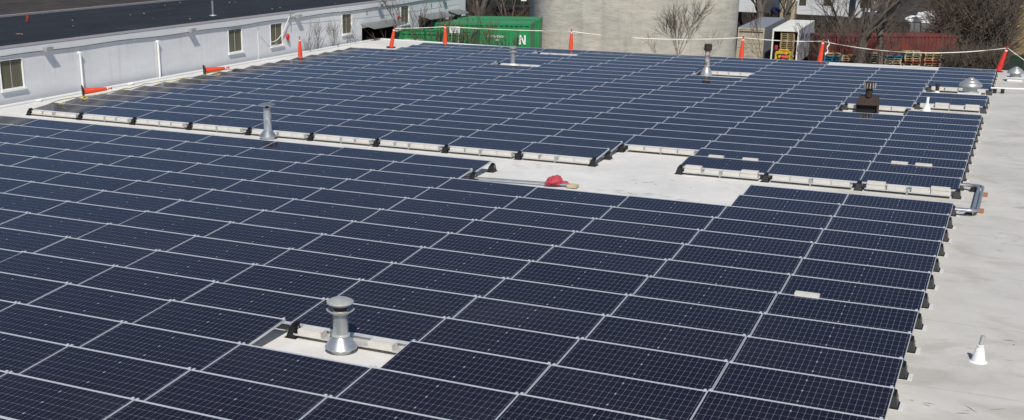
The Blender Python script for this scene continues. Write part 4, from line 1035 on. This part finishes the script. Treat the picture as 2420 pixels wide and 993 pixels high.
# ------------------------------------------------------------------ trees
RMIN = [.008]
def branch(mb, twigs, p, d, L, r_, lvl, rr, up_=.25, nseg=4, split=(2,4), ang=(.35,.75)):
    r_ = max(r_, RMIN[0])
    pts = [p]; rad = [r_]; q = p.copy(); dd = d.normalized()
    for k in range(nseg):
        dd = (dd + Vector((rr.gauss(0,.13), rr.gauss(0,.13), rr.gauss(0,.08) + up_*.25))).normalized()
        q = q + dd*L/nseg; pts.append(q.copy()); rad.append(r_*(1 - .45*(k+1)/nseg))
    (mb if lvl > 1 else twigs).tube(pts, rad, 7 if lvl > 3 else (5 if lvl > 1 else 3), cap=False)
    if lvl <= 0: return
    n = rr.randint(*split)
    for k in range(n):
        f = 1. if k == 0 else rr.uniform(.35, .95); i = min(len(pts)-2, int(f*(len(pts)-1))); base = pts[i].lerp(pts[i+1], f*(len(pts)-1)-i if f < 1 else 1)
        a = rr.uniform(*ang) * (.5 if k == 0 else 1); az = rr.uniform(0, 2*math.pi)
        s = dd.cross(Vector((0,0,1))); s = s.normalized() if s.length > .05 else Vector((1,0,0)); s2 = dd.cross(s)
        nd = (dd*math.cos(a) + (s*math.cos(az) + s2*math.sin(az))*math.sin(a)).normalized()
        branch(mb, twigs, base, nd, L*rr.uniform(.6,.82), rad[i+1]*rr.uniform(.55,.75) if k else rad[-1]*.9, lvl-1, rr, up_, max(2, nseg-1), split, ang)
def tree(loc, H, r_, lvl, seed, label, lean=(0,0), m='bark', mt='twig', group=None, split=(3,4), stems=1, name='bare_tree', cat='tree', up_=.25, ang=(.35,.75), rmin=.010):
    t = thing(name, loc, label, cat, group); rr = random.Random(seed); mb = MB(); tw = MB(); RMIN[0] = rmin
    for s in range(stems):
        d = Vector((lean[0] + (rr.gauss(0,.25) if stems > 1 else 0), lean[1] + (rr.gauss(0,.2) if stems > 1 else 0), 1))
        branch(mb, tw, Vector((rr.gauss(0,.1) if stems > 1 else 0, rr.gauss(0,.1) if stems > 1 else 0, 0)), d, H*(rr.uniform(.75,1.1) if stems > 1 else 1), r_, lvl, rr, up_, 5, split, ang)
    mb.build('trunk', m, t, smooth=True)
    if tw.v: tw.build('branches', mt, t)
    return t
G = 'bare trees behind the roof'
tree((-1.15, 75.6, -5.6), 3.6, .40, 5, 4, 'big bare tree with forked trunk in front of the red container', (-.12, .02), group=G, ang=(.3,.6))
tree((.15, 76.4, -5.6), 4.6, .34, 5, 12, 'leaning bare tree just right of the forked one, over the pallets', (.22, .05), group=G, ang=(.25,.6))
tree((-12.9, 98.6, -5.6), 3.4, .50, 4, 7, 'thick bare trunk rising behind the closed grey truck', (.02,0), group=G)
tree((-10.75, 99.6, -5.6), 3.8, .36, 4, 9, 'straight bare trunk rising behind the open white truck', (.0,0), group=G)
tree((-4.4, 96.0, -5.6), 3.2, .26, 5, 17, 'bare tree with spreading twigs before the long white building', (-.15,0), group=G)
tree((2.6, 98.0, -5.6), 3.2, .28, 5, 23, 'bare tree behind the red container, before the white debris', (.1,0), group=G)
tree((8.4, 103.5, -5.6), 6.5, .5, 3, 5, 'pale tan trunk at the far right edge of the picture', (.02,0), m='tan_slope', group=G, split=(1,2))
tree((4.6, 90.5, -5.6), 3.0, .20, 5, 25, 'bare tree in the brush just right of the red container', (-.1,0), m='bark_dark', group=G, rmin=.016)
tree((6.2, 93.0, -5.6), 3.2, .22, 5, 27, 'bare tree in the brush midway between red container and far right cone', (.05,0), m='bark', group=G, rmin=.016)
tree((7.4, 91.0, -5.6), 2.9, .18, 5, 29, 'bare tree in the brush above the green windscreen fence', (.1,0), m='bark_dark', group=G, rmin=.016)
tree((-30.3, 72.6, -4.8), 5.5, .34, 4, 31, 'pale straight trunk just beyond the end of the left building', (0,0), group=G)
tree((-28.7, 73.5, -4.8), 3.6, .17, 4, 33, 'slim forked trunk above the green container', (.02,0), group=G)
tree((-28.0, 74.2, -4.8), 3.2, .16, 4, 37, 'slim trunk leaning right above the green container', (.25,0), group=G)
tree((-7.75, 50.3, -2.9), 1.75, .040, 5, 41, 'small bare sapling in front of the right half of the concrete tank', (0,0), m='bark_dark', group='bare saplings', rmin=.008, split=(3,4), up_=.35, ang=(.3,.6))
tree((-6.9, 50.8, -2.9), 1.3, .03, 4, 45, 'low bare sapling right of the one before the tank', (.1,0), m='bark_dark', group='bare saplings', rmin=.006, split=(2,3), up_=.35)
tree((-8.6, 50.1, -2.9), 1.35, .03, 4, 46, 'low bare sapling left of the one before the tank', (-.1,0), m='bark_dark', group='bare saplings', rmin=.006, split=(2,3), up_=.35)
tree((-3.6, 52.5, -3.0), 1.8, .035, 4, 48, 'thin bare sapling in front of the closed grey truck', (.05,0), m='bark_dark', group='bare saplings', split=(2,4), up_=.3)
for k, (x, y, H, lab) in enumerate(((-19.5, 41.4, 1.9, 'tall bare shrub before the fifth window of the left building'), (-18.6, 41.2, 1.35, 'bare shrub in front of the open green container'), (-17.6, 41.6, 1.4, 'bare shrub left of the cone at the green container'),
      (-16.9, 41.0, 1.5, 'bare shrub right of the cone at the green container'), (-15.9, 41.6, 1.55, 'bare shrub before the middle of the lettered green container'), (-15.2, 41.3, 1.45, 'bare shrub before the small writing on the green container'), (-14.4, 41.8, 1.3, 'bare shrub before the letter N of the green container'))):
    tree((x, y, -2.4), H, .032, 4, 60+k, lab, (0,0), m='bark_dark', mt='twig_red' if k % 3 == 2 else 'twig', group='bare shrubs along the far roof edge', rmin=.012, stems=3, split=(2,3), name='bare_shrub', cat='shrub', up_=.4, ang=(.25,.55))
for k, (y, lab) in enumerate(((34.2, 'bare bush against the left wall, left of the fourth window'), (35.5, 'bare bush against the left wall, under the fourth window'), (37.2, 'bare bush against the left wall, right of the fourth window'), (33.0, 'small bare bush against the left wall by the upright cone'))):
    tree((-21.30, y, -.35 if k < 3 else -.6), .8, .012, 3, 80+k, lab, (0,0), m='twig', group='bare bushes against the left wall', rmin=.005, stems=5, split=(2,3), name='bare_bush', cat='bush', up_=.5, ang=(.2,.45))
for k, (x, y, H, lab) in enumerate(((-4.6, 74.5, 1.9, 'bare shrub left of the pallets, beside the orange-red cone'), (-2.4, 74.9, 2.0, 'bare shrub before the leftmost pallets'), (1.6, 75.8, 1.9, 'bare shrub before the tall pale pallet stack'), (3.2, 77.2, 2.1, 'bare shrub at the right end of the red container'), (-.2, 74.4, 1.9, 'bare shrub between the two big trees'))):
    tree((x, y, -5.6), H, .05, 5, 140+k, lab, (0,0), m='bark_dark', group='bare shrubs before the red container', rmin=.014, stems=2, split=(2,3), name='bare_shrub', cat='shrub', up_=.35, ang=(.25,.6))
# brush masses
def brush(name, n, xr_, yr_, zr, hr, m, seed, label, lean=.5, rad=.02):
    rr = random.Random(seed); mb = MB()
    for k in range(n):
        x, y = rr.uniform(*xr_), rr.uniform(*yr_); z = rr.uniform(*zr); h = rr.uniform(*hr)
        p = Vector((x, y + (x-xr_[0])*.45, z)); d = Vector((rr.gauss(0,lean), rr.gauss(0,lean), rr.uniform(.3,1))).normalized()
        q = p + d*h*.5; d2 = (d + Vector((rr.gauss(0,.3), rr.gauss(0,.3), rr.gauss(0,.25)))).normalized(); e = q + d2*h*.5
        mb.tube([p, q, e], [rad, rad*.7, rad*.3], 3, cap=False)
        for _ in range(2):
            d3 = (d2 + Vector((rr.gauss(0,.5), rr.gauss(0,.5), rr.gauss(0,.4)))).normalized(); b0 = p.lerp(q, rr.uniform(.3,1)); mb.tube([b0, b0 + d3*h*.35], [rad*.55, rad*.2], 3, cap=False)
    return tag(mb.build(name, m), label, 'brush', None, 'stuff')
brush('grey_brush', 4300, (2.5, 8.3), (88, 104), (-5.6, -1.0), (.8, 2.4), 'twig', 1, 'dense grey-brown brush filling the slope at right behind the roof', .7, .03)
brush('tan_brush', 2500, (-1.0, 9), (137, 150), (-5.6, -2.2), (.8, 2.4), 'twig_tan', 2, 'tan dry brush above the grey fence at upper right', .8, .035)
brush('dark_brush', 4500, (-8, 4), (91, 100), (-5.6, -4.3), (.7, 1.7), 'twig', 3, 'dark tangled brush between the red container and the fence', .7, .026)
brush('red_brush', 1200, (-31, -22), (66, 76), (-4.8, -2.0), (.8, 2.0), 'twig_red', 4, 'reddish brush behind the green containers under the dark bank', .35, .022)
brush('fence_brush', 1500, (3.8, 8.2), (80, 83.5), (-5.6, -3.6), (.6, 1.5), 'twig', 8, 'tangled twigs in front of the green windscreen fence', .6, .022)
brush('dark_brush', 2600, (-9, -1.5), (92, 100), (-5.6, -3.2), (.7, 1.7), 'twig', 13, 'dark tangled brush before the dark fence, right of the open truck', .7, .03)
# dry leaf scatter in the brush
def leaves(name, n, xr_, yr_, zr, s, m, seed, label):
    rr = random.Random(seed); mb = MB()
    for k in range(n):
        x = rr.uniform(*xr_); c = Vector((x, rr.uniform(*yr_) + (x-xr_[0])*.45, rr.uniform(*zr)))
        a = Vector((rr.gauss(0,1), rr.gauss(0,1), rr.gauss(0,1))).normalized(); b_ = a.cross(Vector((rr.gauss(0,1), rr.gauss(0,1), rr.gauss(0,1)))).normalized(); k_ = rr.uniform(.5,1.3)*s
        mb.add([c - a*k_, c + b_*k_*.5, c + a*k_, c - b_*k_*.5], [(0,1,2,3)])
    return tag(mb.build(name, m), label, 'leaves', None, 'stuff')
leaves('dry_leaves', 2600, (2.5, 8.3), (86, 110), (-5.6, -.8), .10, 'leaf_brown', 5, 'dry brown leaves hanging in the brush at right')
leaves('dry_leaves', 4000, (-1, 9), (137, 150), (-5.6, -2.4), .14, 'twig_tan', 6, 'tan seed heads and leaves beyond the grey fence')
leaves('dry_leaves', 4000, (-8, 4), (91, 100), (-5.6, -4.0), .09, 'leaf_brown', 7, 'brown leaves caught in the brush behind the red container')
m = MB(); m.hexa([(8.0, 98, -6), (30, 107, -6), (30, 150, -6), (8.2, 150, -6)], [(8.3, 106, -1.5), (30, 114, 1), (30, 150, 9), (9.0, 150, 9)])
struct('hillside', m, 'tan_slope')
